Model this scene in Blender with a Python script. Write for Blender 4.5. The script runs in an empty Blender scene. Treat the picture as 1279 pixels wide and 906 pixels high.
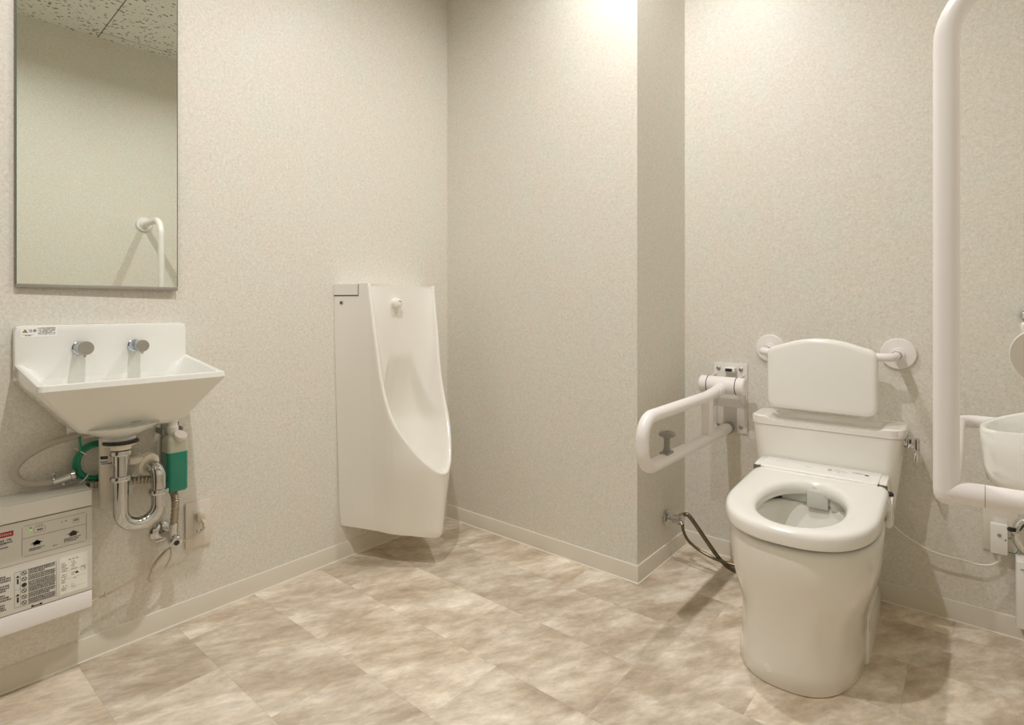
import bpy, bmesh, math, random
from math import sin, cos, pi, radians, sqrt
from mathutils import Vector, Matrix

S = bpy.context.scene
C = S.collection
random.seed(7)

# ------------------------------------------------------------------ camera
cam_data = bpy.data.cameras.new('camera')
cam = bpy.data.objects.new('camera', cam_data)
C.objects.link(cam)
cam.location = (0, 0, 1.0)
cam.rotation_euler = (radians(90), 0, radians(39.836))
cam_data.sensor_width = 36
cam_data.lens = 36 * 696.14 / 1279
cam_data.shift_y = -(453 - 384.07) / 1279
cam_data.clip_start = 0.02
S.camera = cam

# ------------------------------------------------------------------ world, exposure
w = bpy.data.worlds.new('world')
S.world = w
w.use_nodes = True
w.node_tree.nodes['Background'].inputs[0].default_value = (1, 0.98, 0.95, 1)
w.node_tree.nodes['Background'].inputs[1].default_value = 0.05
S.view_settings.view_transform = 'Standard'
S.view_settings.look = 'None'
S.view_settings.gamma = 1
S.view_settings.use_curve_mapping = False
S.view_settings.exposure = -0.72
S.cycles.max_bounces = 14
S.cycles.diffuse_bounces = 9
S.cycles.glossy_bounces = 6
S.cycles.transmission_bounces = 8
S.cycles.caustics_reflective = False
S.cycles.caustics_refractive = False
S.cycles.sample_clamp_indirect = 6
S.cycles.use_denoising = True

# room dimensions
XL, XR = -1.94, 0.31          # left and right walls
YF, YB = -0.95, 2.272         # wall behind the camera, wall behind the toilet
XJ, YJ = -0.946, 1.843        # boxed-out corner
CZ = 2.66
LIGHTS = [(-0.84, 0.57), (-0.84, 1.58)]
LIGHT_W = [30, 18.5]
FILL_W = 6.5  # power of the added fill panel

def downlight(x, y, watts):
    ld = bpy.data.lights.new('downlight_lamp', 'AREA')
    ld.shape = 'DISK'
    ld.size = 0.055
    ld.energy = watts
    ld.color = (1.0, 0.978, 0.96)
    ld.spread = radians(158)
    lo = bpy.data.objects.new('lamp_glow', ld)
    C.objects.link(lo)
    return lo

# ------------------------------------------------------------------ materials
def new_mat(name):
    m = bpy.data.materials.new(name)
    m.use_nodes = True
    nt = m.node_tree
    return m, nt, nt.nodes['Principled BSDF']

def simple(name, col, rough=0.4, metal=0.0, coat=0.0, spec=0.5, noise=0.0, trans=0.0, ior=1.45, sss=0.0, bump=0.0):
    m, nt, b = new_mat(name)
    b.inputs['Base Color'].default_value = (*col, 1)
    b.inputs['Roughness'].default_value = rough
    b.inputs['Metallic'].default_value = metal
    b.inputs['Coat Weight'].default_value = coat
    b.inputs['Coat Roughness'].default_value = 0.04
    b.inputs['Specular IOR Level'].default_value = spec
    b.inputs['Transmission Weight'].default_value = trans
    b.inputs['IOR'].default_value = ior
    tc = nt.nodes.new('ShaderNodeTexCoord')
    n = nt.nodes.new('ShaderNodeTexNoise')
    n.inputs['Scale'].default_value = 18
    n.inputs['Detail'].default_value = 4
    nt.links.new(tc.outputs['Object'], n.inputs['Vector'])
    r = nt.nodes.new('ShaderNodeMapRange')
    r.inputs[3].default_value = rough * 0.92
    r.inputs[4].default_value = rough * 1.08
    nt.links.new(n.outputs['Fac'], r.inputs[0])
    nt.links.new(r.outputs[0], b.inputs['Roughness'])
    if bump:
        bn = nt.nodes.new('ShaderNodeBump')
        bn.inputs['Strength'].default_value = bump
        bn.inputs['Distance'].default_value = 0.001
        n2 = nt.nodes.new('ShaderNodeTexNoise')
        n2.inputs['Scale'].default_value = 500
        nt.links.new(tc.outputs['Object'], n2.inputs['Vector'])
        nt.links.new(n2.outputs['Fac'], bn.inputs['Height'])
        nt.links.new(bn.outputs[0], b.inputs['Normal'])
    return m

def wallpaper():
    m, nt, b = new_mat('wallpaper')
    tc = nt.nodes.new('ShaderNodeTexCoord')
    n1 = nt.nodes.new('ShaderNodeTexNoise')
    n1.inputs['Scale'].default_value = 135
    n1.inputs['Detail'].default_value = 3
    n1.inputs['Roughness'].default_value = 0.65
    n1.inputs['Distortion'].default_value = 0.9
    n2 = nt.nodes.new('ShaderNodeTexNoise')
    n2.inputs['Scale'].default_value = 9
    n2.inputs['Detail'].default_value = 3
    for n in (n1, n2):
        nt.links.new(tc.outputs['Object'], n.inputs['Vector'])
    cr = nt.nodes.new('ShaderNodeValToRGB')
    cr.color_ramp.elements[0].position = 0.30
    cr.color_ramp.elements[0].color = (0.635, 0.60, 0.54, 1)
    cr.color_ramp.elements[1].position = 0.68
    cr.color_ramp.elements[1].color = (0.805, 0.775, 0.72, 1)
    nt.links.new(n1.outputs['Fac'], cr.inputs[0])
    cr2 = nt.nodes.new('ShaderNodeValToRGB')
    cr2.color_ramp.elements[0].position = 0.35
    cr2.color_ramp.elements[0].color = (0.97, 1.0, 0.985, 1)
    cr2.color_ramp.elements[1].position = 0.65
    cr2.color_ramp.elements[1].color = (1.0, 0.985, 0.965, 1)
    nt.links.new(n2.outputs['Fac'], cr2.inputs[0])
    mx = nt.nodes.new('ShaderNodeMix')
    mx.data_type = 'RGBA'
    mx.blend_type = 'MULTIPLY'
    mx.inputs[0].default_value = 1
    nt.links.new(cr.outputs[0], mx.inputs[6])
    nt.links.new(cr2.outputs[0], mx.inputs[7])
    nt.links.new(mx.outputs[2], b.inputs['Base Color'])
    b.inputs['Roughness'].default_value = 0.42
    bp = nt.nodes.new('ShaderNodeBump')
    bp.inputs['Strength'].default_value = 0.35
    bp.inputs['Distance'].default_value = 0.0012
    nt.links.new(n1.outputs['Fac'], bp.inputs['Height'])
    nt.links.new(bp.outputs[0], b.inputs['Normal'])
    return m

def floor_mat():
    m, nt, b = new_mat('stone_vinyl_tile')
    N = nt.nodes.new
    Lk = nt.links.new
    def math_(op, a=None, bb=None, v=None, v2=None):
        n = N('ShaderNodeMath'); n.operation = op
        if a is not None: Lk(a, n.inputs[0])
        elif v is not None: n.inputs[0].default_value = v
        if bb is not None: Lk(bb, n.inputs[1])
        elif v2 is not None: n.inputs[1].default_value = v2
        return n.outputs[0]
    tc = N('ShaderNodeTexCoord')
    sp = N('ShaderNodeSeparateXYZ')
    Lk(tc.outputs['Object'], sp.inputs[0])
    TW, TL, Y0, X0 = 0.2485, 0.497, 0.667, -0.823
    v = math_('DIVIDE', math_('SUBTRACT', sp.outputs[1], v2=Y0), v2=TW)
    row = math_('FLOOR', v)
    fv = math_('SUBTRACT', v, row)
    # shift of each row: 0.5, plus a little drift between rows
    par = math_('MULTIPLY', row, v2=0.41)
    u = math_('ADD', math_('DIVIDE', math_('SUBTRACT', sp.outputs[0], v2=X0), v2=TL), par)
    col = math_('FLOOR', u)
    fu = math_('SUBTRACT', u, col)
    cb = N('ShaderNodeCombineXYZ')
    Lk(col, cb.inputs[0]); Lk(row, cb.inputs[1])
    wn = N('ShaderNodeTexWhiteNoise'); wn.noise_dimensions = '3D'
    Lk(cb.outputs[0], wn.inputs['Vector'])
    # per tile offset of the stone pattern
    off = N('ShaderNodeVectorMath'); off.operation = 'SCALE'
    Lk(wn.outputs['Color'], off.inputs[0]); off.inputs['Scale'].default_value = 37
    add = N('ShaderNodeVectorMath'); add.operation = 'ADD'
    Lk(tc.outputs['Object'], add.inputs[0]); Lk(off.outputs[0], add.inputs[1])
    mp = N('ShaderNodeMapping')
    mp.inputs['Rotation'].default_value = (0, 0, radians(-62))
    mp.inputs['Scale'].default_value = (1, 1, 1)
    Lk(add.outputs[0], mp.inputs[0])
    mp2 = N('ShaderNodeMapping')
    mp2.inputs['Scale'].default_value = (1.0, 2.1, 1)
    Lk(mp.outputs[0], mp2.inputs[0])
    n1 = N('ShaderNodeTexNoise')
    n1.inputs['Scale'].default_value = 3.6
    n1.inputs['Detail'].default_value = 9
    n1.inputs['Roughness'].default_value = 0.69
    n1.inputs['Distortion'].default_value = 0.15
    Lk(mp2.outputs[0], n1.inputs['Vector'])
    cr = N('ShaderNodeValToRGB')
    e = cr.color_ramp.elements
    e[0].position = 0.33; e[0].color = (0.45, 0.36, 0.265, 1)
    e[1].position = 0.68; e[1].color = (0.90, 0.83, 0.72, 1)
    q = e.new(0.45); q.color = (0.58, 0.485, 0.375, 1)
    q = e.new(0.55); q.color = (0.72, 0.635, 0.52, 1)
    Lk(n1.outputs['Fac'], cr.inputs[0])
    # fine veins
    n2 = N('ShaderNodeTexNoise')
    n2.inputs['Scale'].default_value = 14
    n2.inputs['Detail'].default_value = 8
    n2.inputs['Roughness'].default_value = 0.7
    n2.inputs['Distortion'].default_value = 0.3
    mp3 = N('ShaderNodeMapping')
    mp3.inputs['Scale'].default_value = (1.0, 2.2, 1)
    Lk(mp.outputs[0], mp3.inputs[0])
    Lk(mp3.outputs[0], n2.inputs['Vector'])
    r2 = N('ShaderNodeMapRange')
    r2.inputs[1].default_value = 0.3; r2.inputs[2].default_value = 0.7
    r2.inputs[3].default_value = 0.78; r2.inputs[4].default_value = 1.18
    Lk(n2.outputs['Fac'], r2.inputs[0])
    tone = N('ShaderNodeMapRange')
    tone.inputs[3].default_value = 0.88; tone.inputs[4].default_value = 1.08
    Lk(wn.outputs['Value'], tone.inputs[0])
    # seams
    ev = math_('MULTIPLY', math_('MINIMUM', fv, math_('SUBTRACT', None, fv, v=1.0)), v2=TW)
    eu = math_('MULTIPLY', math_('MINIMUM', fu, math_('SUBTRACT', None, fu, v=1.0)), v2=TL)
    ed = math_('MINIMUM', ev, eu)
    sm = N('ShaderNodeMapRange')
    sm.inputs[1].default_value = 0.0004; sm.inputs[2].default_value = 0.0012
    sm.inputs[3].default_value = 0.88; sm.inputs[4].default_value = 1.0
    Lk(ed, sm.inputs[0])
    tot = math_('MULTIPLY', math_('MULTIPLY', r2.outputs[0], tone.outputs[0]), sm.outputs[0])
    vm = N('ShaderNodeVectorMath'); vm.operation = 'SCALE'
    Lk(cr.outputs[0], vm.inputs[0]); Lk(tot, vm.inputs['Scale'])
    Lk(vm.outputs[0], b.inputs['Base Color'])
    b.inputs['Roughness'].default_value = 0.45
    b.inputs['Specular IOR Level'].default_value = 0.4
    bp = N('ShaderNodeBump'); bp.inputs['Strength'].default_value = 0.15; bp.inputs['Distance'].default_value = 0.001
    Lk(n2.outputs['Fac'], bp.inputs['Height']); Lk(bp.outputs[0], b.inputs['Normal'])
    return m

def ceiling_mat():
    m, nt, b = new_mat('mineral_ceiling_tile')
    N = nt.nodes.new; Lk = nt.links.new
    tc = N('ShaderNodeTexCoord')
    vo = N('ShaderNodeTexVoronoi'); vo.inputs['Scale'].default_value = 62
    mp = N('ShaderNodeMapping'); mp.inputs['Scale'].default_value = (1.0, 0.72, 0.0)
    mp.inputs['Rotation'].default_value = (0, 0, 0.5)
    Lk(tc.outputs['Object'], mp.inputs[0])
    nd = N('ShaderNodeTexNoise'); nd.inputs['Scale'].default_value = 90
    Lk(tc.outputs['Object'], nd.inputs['Vector'])
    ad = N('ShaderNodeVectorMath'); ad.operation = 'MULTIPLY_ADD'
    Lk(nd.outputs['Color'], ad.inputs[0]); ad.inputs[1].default_value = (0.012, 0.012, 0); Lk(mp.outputs[0], ad.inputs[2])
    Lk(ad.outputs[0], vo.inputs['Vector'])
    sz = N('ShaderNodeSeparateColor')
    Lk(vo.outputs['Color'], sz.inputs[0])
    thr = N('ShaderNodeMapRange')
    thr.inputs[1].default_value = 0.2; thr.inputs[2].default_value = 1.0
    thr.inputs[3].default_value = 0.12; thr.inputs[4].default_value = 0.42
    Lk(sz.outputs[0], thr.inputs[0])
    lt = N('ShaderNodeMath'); lt.operation = 'LESS_THAN'
    Lk(vo.outputs['Distance'], lt.inputs[0]); Lk(thr.outputs[0], lt.inputs[1])
    # seams of the boards
    br = N('ShaderNodeTexBrick')
    br.offset = 0.5
    br.inputs['Scale'].default_value = 1
    br.inputs['Brick Width'].default_value = 0.97
    br.inputs['Row Height'].default_value = 0.97
    br.inputs['Mortar Size'].default_value = 0.003
    br.inputs['Color1'].default_value = (0, 0, 0, 1); br.inputs['Color2'].default_value = (0, 0, 0, 1)
    br.inputs['Mortar'].default_value = (1, 1, 1, 1)
    mb = N('ShaderNodeMapping'); mb.inputs['Location'].default_value = (0.265 + 0.0, -0.915 + 0.97 * 2, 0)
    Lk(tc.outputs['Object'], mb.inputs[0]); Lk(mb.outputs[0], br.inputs['Vector'])
    mx = N('ShaderNodeMath'); mx.operation = 'MAXIMUM'
    Lk(lt.outputs[0], mx.inputs[0]); Lk(br.outputs['Fac'], mx.inputs[1])
    cm = N('ShaderNodeMix'); cm.data_type = 'RGBA'
    cm.inputs[6].default_value = (0.80, 0.80, 0.76, 1); cm.inputs[7].default_value = (0.18, 0.15, 0.10, 1)
    Lk(mx.outputs[0], cm.inputs[0]); Lk(cm.outputs[2], b.inputs['Base Color'])
    b.inputs['Roughness'].default_value = 0.9
    return m

M_WALL = wallpaper()
M_FLOOR = floor_mat()
M_CEIL = ceiling_mat()
M_BASE = simple('cream_vinyl_skirting', (0.68, 0.635, 0.545), 0.45)
M_BEAD = simple('white_sealant', (0.82, 0.80, 0.72), 0.4)
M_CER = simple('white_glazed_ceramic', (0.84, 0.825, 0.775), 0.13, coat=0.5)
M_CERB = simple('cool_white_glazed_ceramic', (0.83, 0.835, 0.80), 0.13, coat=0.5)
M_SEAT = simple('white_seat_plastic', (0.85, 0.84, 0.80), 0.22, coat=0.2)
M_PIPE = simple('white_resin_coated_tube', (0.83, 0.80, 0.785), 0.33)
M_PLAS = simple('white_plastic', (0.80, 0.79, 0.75), 0.38)
M_GPLAS = simple('pale_grey_panel', (0.70, 0.69, 0.64), 0.45)
M_GREY = simple('grey_plastic', (0.27, 0.265, 0.24), 0.4)
M_DARK = simple('dark_rubber_and_shade', (0.02, 0.02, 0.02), 0.5)  # also colours the shade strip under the toilet seat
M_INK = simple('black_print', (0.03, 0.03, 0.03), 0.6)
M_INKL = simple('grey_print', (0.30, 0.30, 0.29), 0.6)
M_RED = simple('red_print', (0.42, 0.02, 0.03), 0.5)
M_YEL = simple('yellow_print', (0.55, 0.45, 0.02), 0.5)
M_CHR = simple('chrome', (0.60, 0.60, 0.59), 0.05, metal=1.0)
M_BRS = simple('brushed_metal', (0.42, 0.40, 0.36), 0.35, metal=0.8)
M_TAPB = simple('bluish_chrome', (0.60, 0.66, 0.72), 0.16, metal=1.0)
M_STEEL = simple('steel_braid', (0.42, 0.37, 0.29), 0.28, metal=1.0, bump=0.6)
M_HOSE = simple('grey_rubber_hose', (0.46, 0.43, 0.36), 0.45)
M_DKHOSE = simple('dark_metal_hose', (0.16, 0.13, 0.085), 0.22, metal=0.7)
M_CREAM = simple('cream_plastic', (0.80, 0.75, 0.65), 0.4)
M_CORD = simple('beige_cord', (0.62, 0.54, 0.43), 0.45)
M_WCORD = simple('white_cord', (0.76, 0.73, 0.66), 0.4)
M_GREEN = simple('green_liquid', (0.010, 0.26, 0.18), 0.2, coat=0.3)
M_GTUBE = simple('green_tube', (0.01, 0.26, 0.15), 0.22, coat=0.4)
M_FROST = simple('frosted_bottle', (0.55, 0.57, 0.47), 0.3)
M_WATER = simple('still_water', (0.70, 0.74, 0.72), 0.03, trans=0.5, ior=1.33)
M_SMOKE = simple('clear_plastic_tag', (0.62, 0.63, 0.52), 0.3)
M_GAP = simple('nozzle_grey_plastic', (0.56, 0.56, 0.52), 0.35)  # grey plastic of the nozzle housing
M_LED, _nt, _b = new_mat('green_led')
_b.inputs['Base Color'].default_value = (0.2, 0.7, 0.1, 1)
_b.inputs['Emission Color'].default_value = (0.3, 0.9, 0.12, 1)
_b.inputs['Emission Strength'].default_value = 0.8
M_LENS, _nt, _b = new_mat('lamp_lens')
_b.inputs['Emission Color'].default_value = (1, 0.95, 0.86, 1)
_b.inputs['Emission Strength'].default_value = 6
M_FILL, _nt, _b = new_mat('fill_panel_diffuser')  # glowing face of the added fill panel
_b.inputs['Emission Color'].default_value = (1, 0.97, 0.93, 1)
_b.inputs['Emission Strength'].default_value = 1.0
M_MIRR, _nt, _b = new_mat('mirror_silver')
_b.inputs['Base Color'].default_value = (0.83, 0.865, 0.80, 1)
_b.inputs['Metallic'].default_value = 1
_b.inputs['Roughness'].default_value = 0.0

# ------------------------------------------------------------------ mesh helper
def V(*a): return Vector(a)

class MB:
    def __init__(s):
        s.v = []; s.f = []; s.m = []
    def add(s, vs, fs, mi=0):
        o = len(s.v)
        s.v += [Vector(p) for p in vs]
        for f in fs:
            s.f.append([i + o for i in f]); s.m.append(mi)
        return s
    def box(s, a, b, mi=0, bev=0.0, seg=2):
        (x0, y0, z0), (x1, y1, z1) = a, b
        bm = bmesh.new()
        vs = [bm.verts.new(p) for p in ((x0,y0,z0),(x1,y0,z0),(x1,y1,z0),(x0,y1,z0),(x0,y0,z1),(x1,y0,z1),(x1,y1,z1),(x0,y1,z1))]
        for f in ((0,3,2,1),(4,5,6,7),(0,1,5,4),(1,2,6,5),(2,3,7,6),(3,0,4,7)):
            bm.faces.new([vs[i] for i in f])
        if bev > 0:
            bmesh.ops.bevel(bm, geom=list(bm.edges), offset=bev, segments=seg, profile=0.5, affect='EDGES')
        s.from_bm(bm, mi)
        return s
    def from_bm(s, bm, mi=0, mat=None):
        bm.verts.index_update()
        o = len(s.v)
        for v in bm.verts: s.v.append((mat @ v.co) if mat else v.co.copy())
        for f in bm.faces:
            s.f.append([v.index + o for v in f.verts]); s.m.append(mi)
        bm.free()
    def loft(s, rings, cap0=True, cap1=True, closed=True, mi=0):
        n = len(rings[0]); o = len(s.v)
        for r in rings: s.v += [Vector(p) for p in r]
        k = n if closed else n - 1
        for j in range(len(rings) - 1):
            for i in range(k):
                a = o + j*n + i; b_ = o + j*n + (i+1) % n
                s.f.append([a, b_, b_ + n, a + n]); s.m.append(mi)
        if cap0: s.f.append([o + i for i in range(n)][::-1]); s.m.append(mi)
        if cap1:
            q = o + (len(rings)-1)*n
            s.f.append([q + i for i in range(n)]); s.m.append(mi)
        return s
    def tube(s, pts, r, seg=16, mi=0, closed=False, caps=True):
        P = [Vector(p) for p in pts]; n = len(P)
        R = r if isinstance(r, (list, tuple)) else [r]*n
        rings = []; up = None
        for i in range(n):
            if closed: t = P[(i+1) % n] - P[i-1]
            else: t = P[min(i+1, n-1)] - P[max(i-1, 0)]
            t.normalize()
            if up is None:
                up = Vector((0,0,1)) if abs(t.z) < 0.9 else Vector((1,0,0))
            a = up - t*up.dot(t); a.normalize(); up = a
            b = t.cross(a)
            rings.append([P[i] + (a*cos(2*pi*k/seg) + b*sin(2*pi*k/seg))*R[i] for k in range(seg)])
        if closed: rings.append(rings[0]); caps = False
        return s.loft(rings, caps, caps, True, mi)
    def lathe(s, prof, org, axis, seg=32, mi=0, cap0=True, cap1=True):
        ax = Vector(axis).normalized()
        a = Vector((0,0,1)) if abs(ax.z) < 0.9 else Vector((1,0,0))
        a = (a - ax*a.dot(ax)).normalized(); b = ax.cross(a); O = Vector(org)
        rings = [[O + ax*h + (a*cos(2*pi*k/seg) + b*sin(2*pi*k/seg))*max(r, 1e-5) for k in range(seg)] for (r, h) in prof]
        return s.loft(rings, cap0, cap1, True, mi)
    def quad(s, o, u, v, w0, w1, h0, h1, mi=0):
        o, u, v = Vector(o), Vector(u), Vector(v)
        return s.add([o+u*w0+v*h0, o+u*w1+v*h0, o+u*w1+v*h1, o+u*w0+v*h1], [(0,1,2,3)], mi)
    def build(s, name, mats, parent=None, label=None, smooth=True, angle=38, weld=True):
        me = bpy.data.meshes.new(name)
        base = parent_world(parent)
        inv = base.inverted()
        me.from_pydata([tuple(inv @ p) for p in s.v], [], s.f)
        if not isinstance(mats, (list, tuple)): mats = [mats]
        for m in mats: me.materials.append(m)
        for p, mi in zip(me.polygons, s.m): p.material_index = mi
        bm = bmesh.new(); bm.from_mesh(me)
        if weld: bmesh.ops.remove_doubles(bm, verts=bm.verts, dist=1e-6)
        bmesh.ops.recalc_face_normals(bm, faces=bm.faces)
        th = radians(angle)
        for e in bm.edges:
            if len(e.link_faces) == 2 and e.calc_face_angle(0) > th: e.smooth = False
        for f in bm.faces: f.smooth = smooth
        bm.to_mesh(me); bm.free()
        ob = bpy.data.objects.new(name, me)
        C.objects.link(ob)
        if parent: ob.parent = parent
        if label: ob['label'] = label
        return ob

WORLD = {}
def parent_world(p):
    m = Matrix.Identity(4)
    while p is not None:
        if p.name in WORLD: return WORLD[p.name] @ m
        p = p.parent
    return m

def thing(name, label, cat, loc, rotz=0.0, group=None):
    o = bpy.data.objects.new(name, None)
    o.empty_display_size = 0.05
    C.objects.link(o)
    o.location = loc; o.rotation_euler = (0, 0, rotz)
    o['label'] = label; o['category'] = cat
    if group: o['group'] = group
    # meshes are drawn unrotated about the base, the empty then turns them
    WORLD[o.name] = Matrix.Translation(Vector(loc))
    return o
def tag(o, label, cat, group=None):
    o['label'] = label; o['category'] = cat
    if group: o['group'] = group
    return o
def struct(o):
    o['kind'] = 'structure'; return o

def smooth_path(pts, n=8, closed=False):
    P = [Vector(p) for p in pts]; out = []
    m = len(P)
    rng = range(m) if closed else range(m-1)
    for i in rng:
        if closed: a, b, c, d = P[i-1], P[i], P[(i+1) % m], P[(i+2) % m]
        else: a, b, c, d = P[max(i-1,0)], P[i], P[i+1], P[min(i+2, m-1)]
        for k in range(n):
            t = k/n
            out.append(0.5*((2*b) + (c-a)*t + (2*a-5*b+4*c-d)*t*t + (-a+3*b-3*c+d)*t*t*t))
    if not closed: out.append(P[-1])
    return out

def fillet_path(pts, rad, n=8):
    P = [Vector(p) for p in pts]; out = [P[0]]
    for i in range(1, len(P)-1):
        r = rad[i-1] if isinstance(rad, (list, tuple)) else rad
        d0 = (P[i-1]-P[i]).normalized(); d1 = (P[i+1]-P[i]).normalized()
        ang = d0.angle(d1); tl = r/math.tan(ang/2)
        cen = P[i] + (d0+d1).normalized()*(r/sin(ang/2))
        a = P[i]+d0*tl - cen; b = P[i]+d1*tl - cen
        tot = a.angle(b); ax = a.cross(b).normalized()
        for k in range(n+1):
            out.append(cen + Matrix.Rotation(tot*k/n, 3, ax) @ a)
    out.append(P[-1])
    # subdivide the long straight runs once, so the tube shades cleanly
    return out

def sup(cx, cy, a, b, z, n=2.0, seg=64, n2=None, b2=None, a2=None):
    """closed loop; +y half (towards the wall) may have its own exponent and length"""
    out = []
    for k in range(seg):
        t = 2*pi*k/seg
        c, s_ = cos(t), sin(t)
        nn = n if s_ < 0 else (n2 or n)
        bb = b if s_ < 0 else (b2 or b)
        out.append(Vector((cx + a*math.copysign(abs(c)**(2/nn), c), cy + bb*math.copysign(abs(s_)**(2/nn), s_), z)))
    return out

def rrect(cx, cy, hx, hy, r, z, seg=6):
    out = []
    for (sx, sy, a0) in ((1,1,0),(-1,1,90),(-1,-1,180),(1,-1,270)):
        for k in range(seg+1):
            a = radians(a0 + 90*k/seg)
            out.append(Vector((cx + sx*(hx-r) + r*cos(a), cy + sy*(hy-r) + r*sin(a), z)))
    return out

def glyphs(mb, text, org, u, v, height, mi=0, width=None, align='LEFT'):
    """real lettering laid flat on a surface: org, u (reading direction), v (up)"""
    cu = bpy.data.curves.new('lettering', 'FONT')
    cu.body = text; cu.size = 1.0; cu.fill_mode = 'FRONT' if hasattr(cu, 'fill_mode') else cu.fill_mode
    ob = bpy.data.objects.new('lettering', cu)
    C.objects.link(ob)
    dg = bpy.context.evaluated_depsgraph_get()
    me = bpy.data.meshes.new_from_object(ob.evaluated_get(dg))
    if len(me.vertices):
        xs = [q.co.x for q in me.vertices]; ys = [q.co.y for q in me.vertices]
        x0, x1, y0, y1 = min(xs), max(xs), min(ys), max(ys)
        k = height/max(y1-y0, 1e-6); kx = k if width is None else width/max(x1-x0, 1e-6)
        o, u, v = Vector(org), Vector(u), Vector(v)
        mb.add([o + u*((q.co.x-x0)*kx) + v*((q.co.y-y0)*k) for q in me.vertices], [list(p.vertices) for p in me.polygons], mi)
    bpy.data.objects.remove(ob); bpy.data.curves.remove(cu); bpy.data.meshes.remove(me)

def scribble(mb, o, u, v, w0, w1, h, lh, mi=0, rnd=random, dens=0.8):
    """a line of tiny unreadable print, drawn as strokes"""
    x = w0
    while x < w1 - lh*0.4:
        cw = lh*rnd.uniform(0.55, 0.95)
        if rnd.random() < dens:
            mb.quad(o, u, v, x, min(x+cw*0.8, w1), h + lh*rnd.uniform(0, .2), h + lh*rnd.uniform(.3, .45), mi)
            mb.quad(o, u, v, x, min(x+cw*0.8, w1), h + lh*rnd.uniform(.6, .7), h + lh*rnd.uniform(.85, 1.0), mi)
            xx = x + cw*rnd.uniform(0.1, 0.5)
            mb.quad(o, u, v, xx, min(xx+lh*.2, w1), h, h+lh, mi)
        x += cw

# ------------------------------------------------------------------ room
T = 0.1
def slab(name, a, b, mat):
    return struct(MB().box(a, b).build(name, mat, smooth=False))
slab('floor', (XL-T, YF-T, -T), (XR+T, YB+T, 0), M_FLOOR)
slab('ceiling', (XL-T, YF-T, CZ), (XR+T, YB+T, CZ+T), M_CEIL)
slab('wall_left', (XL-T, YF-T, 0), (XL, YB+T, CZ), M_WALL)
slab('wall_back', (XL, YB, 0), (XR, YB+T, CZ), M_WALL)
slab('wall_right', (XR, YF-T, 0), (XR+T, YB+T, CZ), M_WALL)
slab('wall_front', (XL, YF-T, 0), (XR, YF, CZ), M_WALL)
slab('wall_corner', (XL, YJ, 0), (XJ, YB, CZ), M_WALL)
d = MB()  # unseen door added to give the chrome dark reflections
d.box((-1.35, YF+.0005, .0), (-.35, YF+.045, 2.10), 0, .003)
struct(d.build('added_door_1', simple('added_dark_wood_door', (.075, .05, .035), .4)))
d = MB(); d.lathe([(.026, 0), (.026, .008)], (-.44, YF+.0455, .98), (0,1,0), 24); d.tube([V(-.44, YF+.05, .98), V(-.44, YF+.095, .98), V(-.56, YF+.095, .98)], .009, 12)
struct(d.build('added_door_handle', M_CHR)).parent = bpy.data.objects['added_door_1']
BH, BT = 0.0625, 0.006
def skirting(name, path):
    """path: the wall line on the floor, room on its left side"""
    m = MB()
    P = [Vector((x, y, 0)) for x, y in path]
    nrm = []
    for i in range(len(P)-1):
        d = (P[i+1]-P[i]).normalized(); nrm.append(Vector((-d.y, d.x, 0)))
    def off(i, t):
        if i == 0: return P[0] + nrm[0]*t
        if i == len(P)-1: return P[-1] + nrm[-1]*t
        return P[i] + (nrm[i-1] + nrm[i])*t
    prof = [(0, 0), (BT+.003, 0), (BT+.001, .004), (BT, .008), (BT, BH-.003), (BT-.002, BH), (0, BH)]
    rings = [[off(i, t) + Vector((0, 0, z)) for t, z in prof] for i in range(len(P))]
    m.loft(rings)
    # white sealant bead along the floor and fine bead along the top edge
    for i in range(len(P)-1):
        a, b = off(i, BT+.0015), off(i+1, BT+.0015)
        m.tube([a+V(0,0,.0012), b+V(0,0,.0012)], .0026, 8, 1)
        a, b = off(i, BT-.0045), off(i+1, BT-.0045)
        m.tube([a+V(0,0,BH), b+V(0,0,BH)], .0016, 6, 1)
    return struct(m.build(name, [M_BASE, M_BEAD]))
skirting('baseboard_left', [(XL, YJ), (XL, YF)])
skirting('baseboard_corner', [(XJ, YB), (XJ, YJ), (XL, YJ)])
skirting('baseboard_back', [(XR, YB), (XJ, YB)])
skirting('baseboard_right', [(XR, YF), (XR, YB)])

for (lx, ly), wt in zip(LIGHTS, LIGHT_W):
    near = {0.57: 'above the washbasin side', 1.58: 'above the urinal and toilet'}[ly]
    t = thing('ceiling_downlight', 'round recessed ceiling downlight ' + near, 'light', (lx, ly, CZ-.012), group='ceiling downlights')
    MB().lathe([(.048, .010), (.048, .0), (.062, .0), (.066, .004), (.066, .0119)], (lx, ly, CZ-.012), (0,0,1), cap0=False, cap1=False).build('trim_ring', M_PLAS, t)
    MB().lathe([(.047, .008), (.047, .011)], (lx, ly, CZ-.012), (0,0,1)).build('lens', M_LENS, t)
    lo = downlight(lx, ly, wt); lo.parent = t; lo.location = (0, 0, -0.002)

t = thing('added_fill_panel', 'added unseen square fill panel on the ceiling behind the camera', 'light', (-0.85, -0.45, CZ-.012))  # unseen panel added as soft fill from the camera side
MB().box((-1.16, -.76, CZ-.012), (-.54, -.14, CZ-.0005), 0, .003).build('fill_panel_frame', M_PLAS, t)
MB().box((-1.14, -.74, CZ-.0135), (-.56, -.16, CZ-.0121), 0).build('diffuser', M_FILL, t)
pl_ = bpy.data.lights.new('fill_lamp', 'AREA'); pl_.shape = 'SQUARE'; pl_.size = .58; pl_.energy = FILL_W; pl_.color = (1.0, .978, .96)
po_ = bpy.data.objects.new('fill_glow', pl_); C.objects.link(po_); po_.parent = t; po_.location = (0, 0, -.003)

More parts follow.
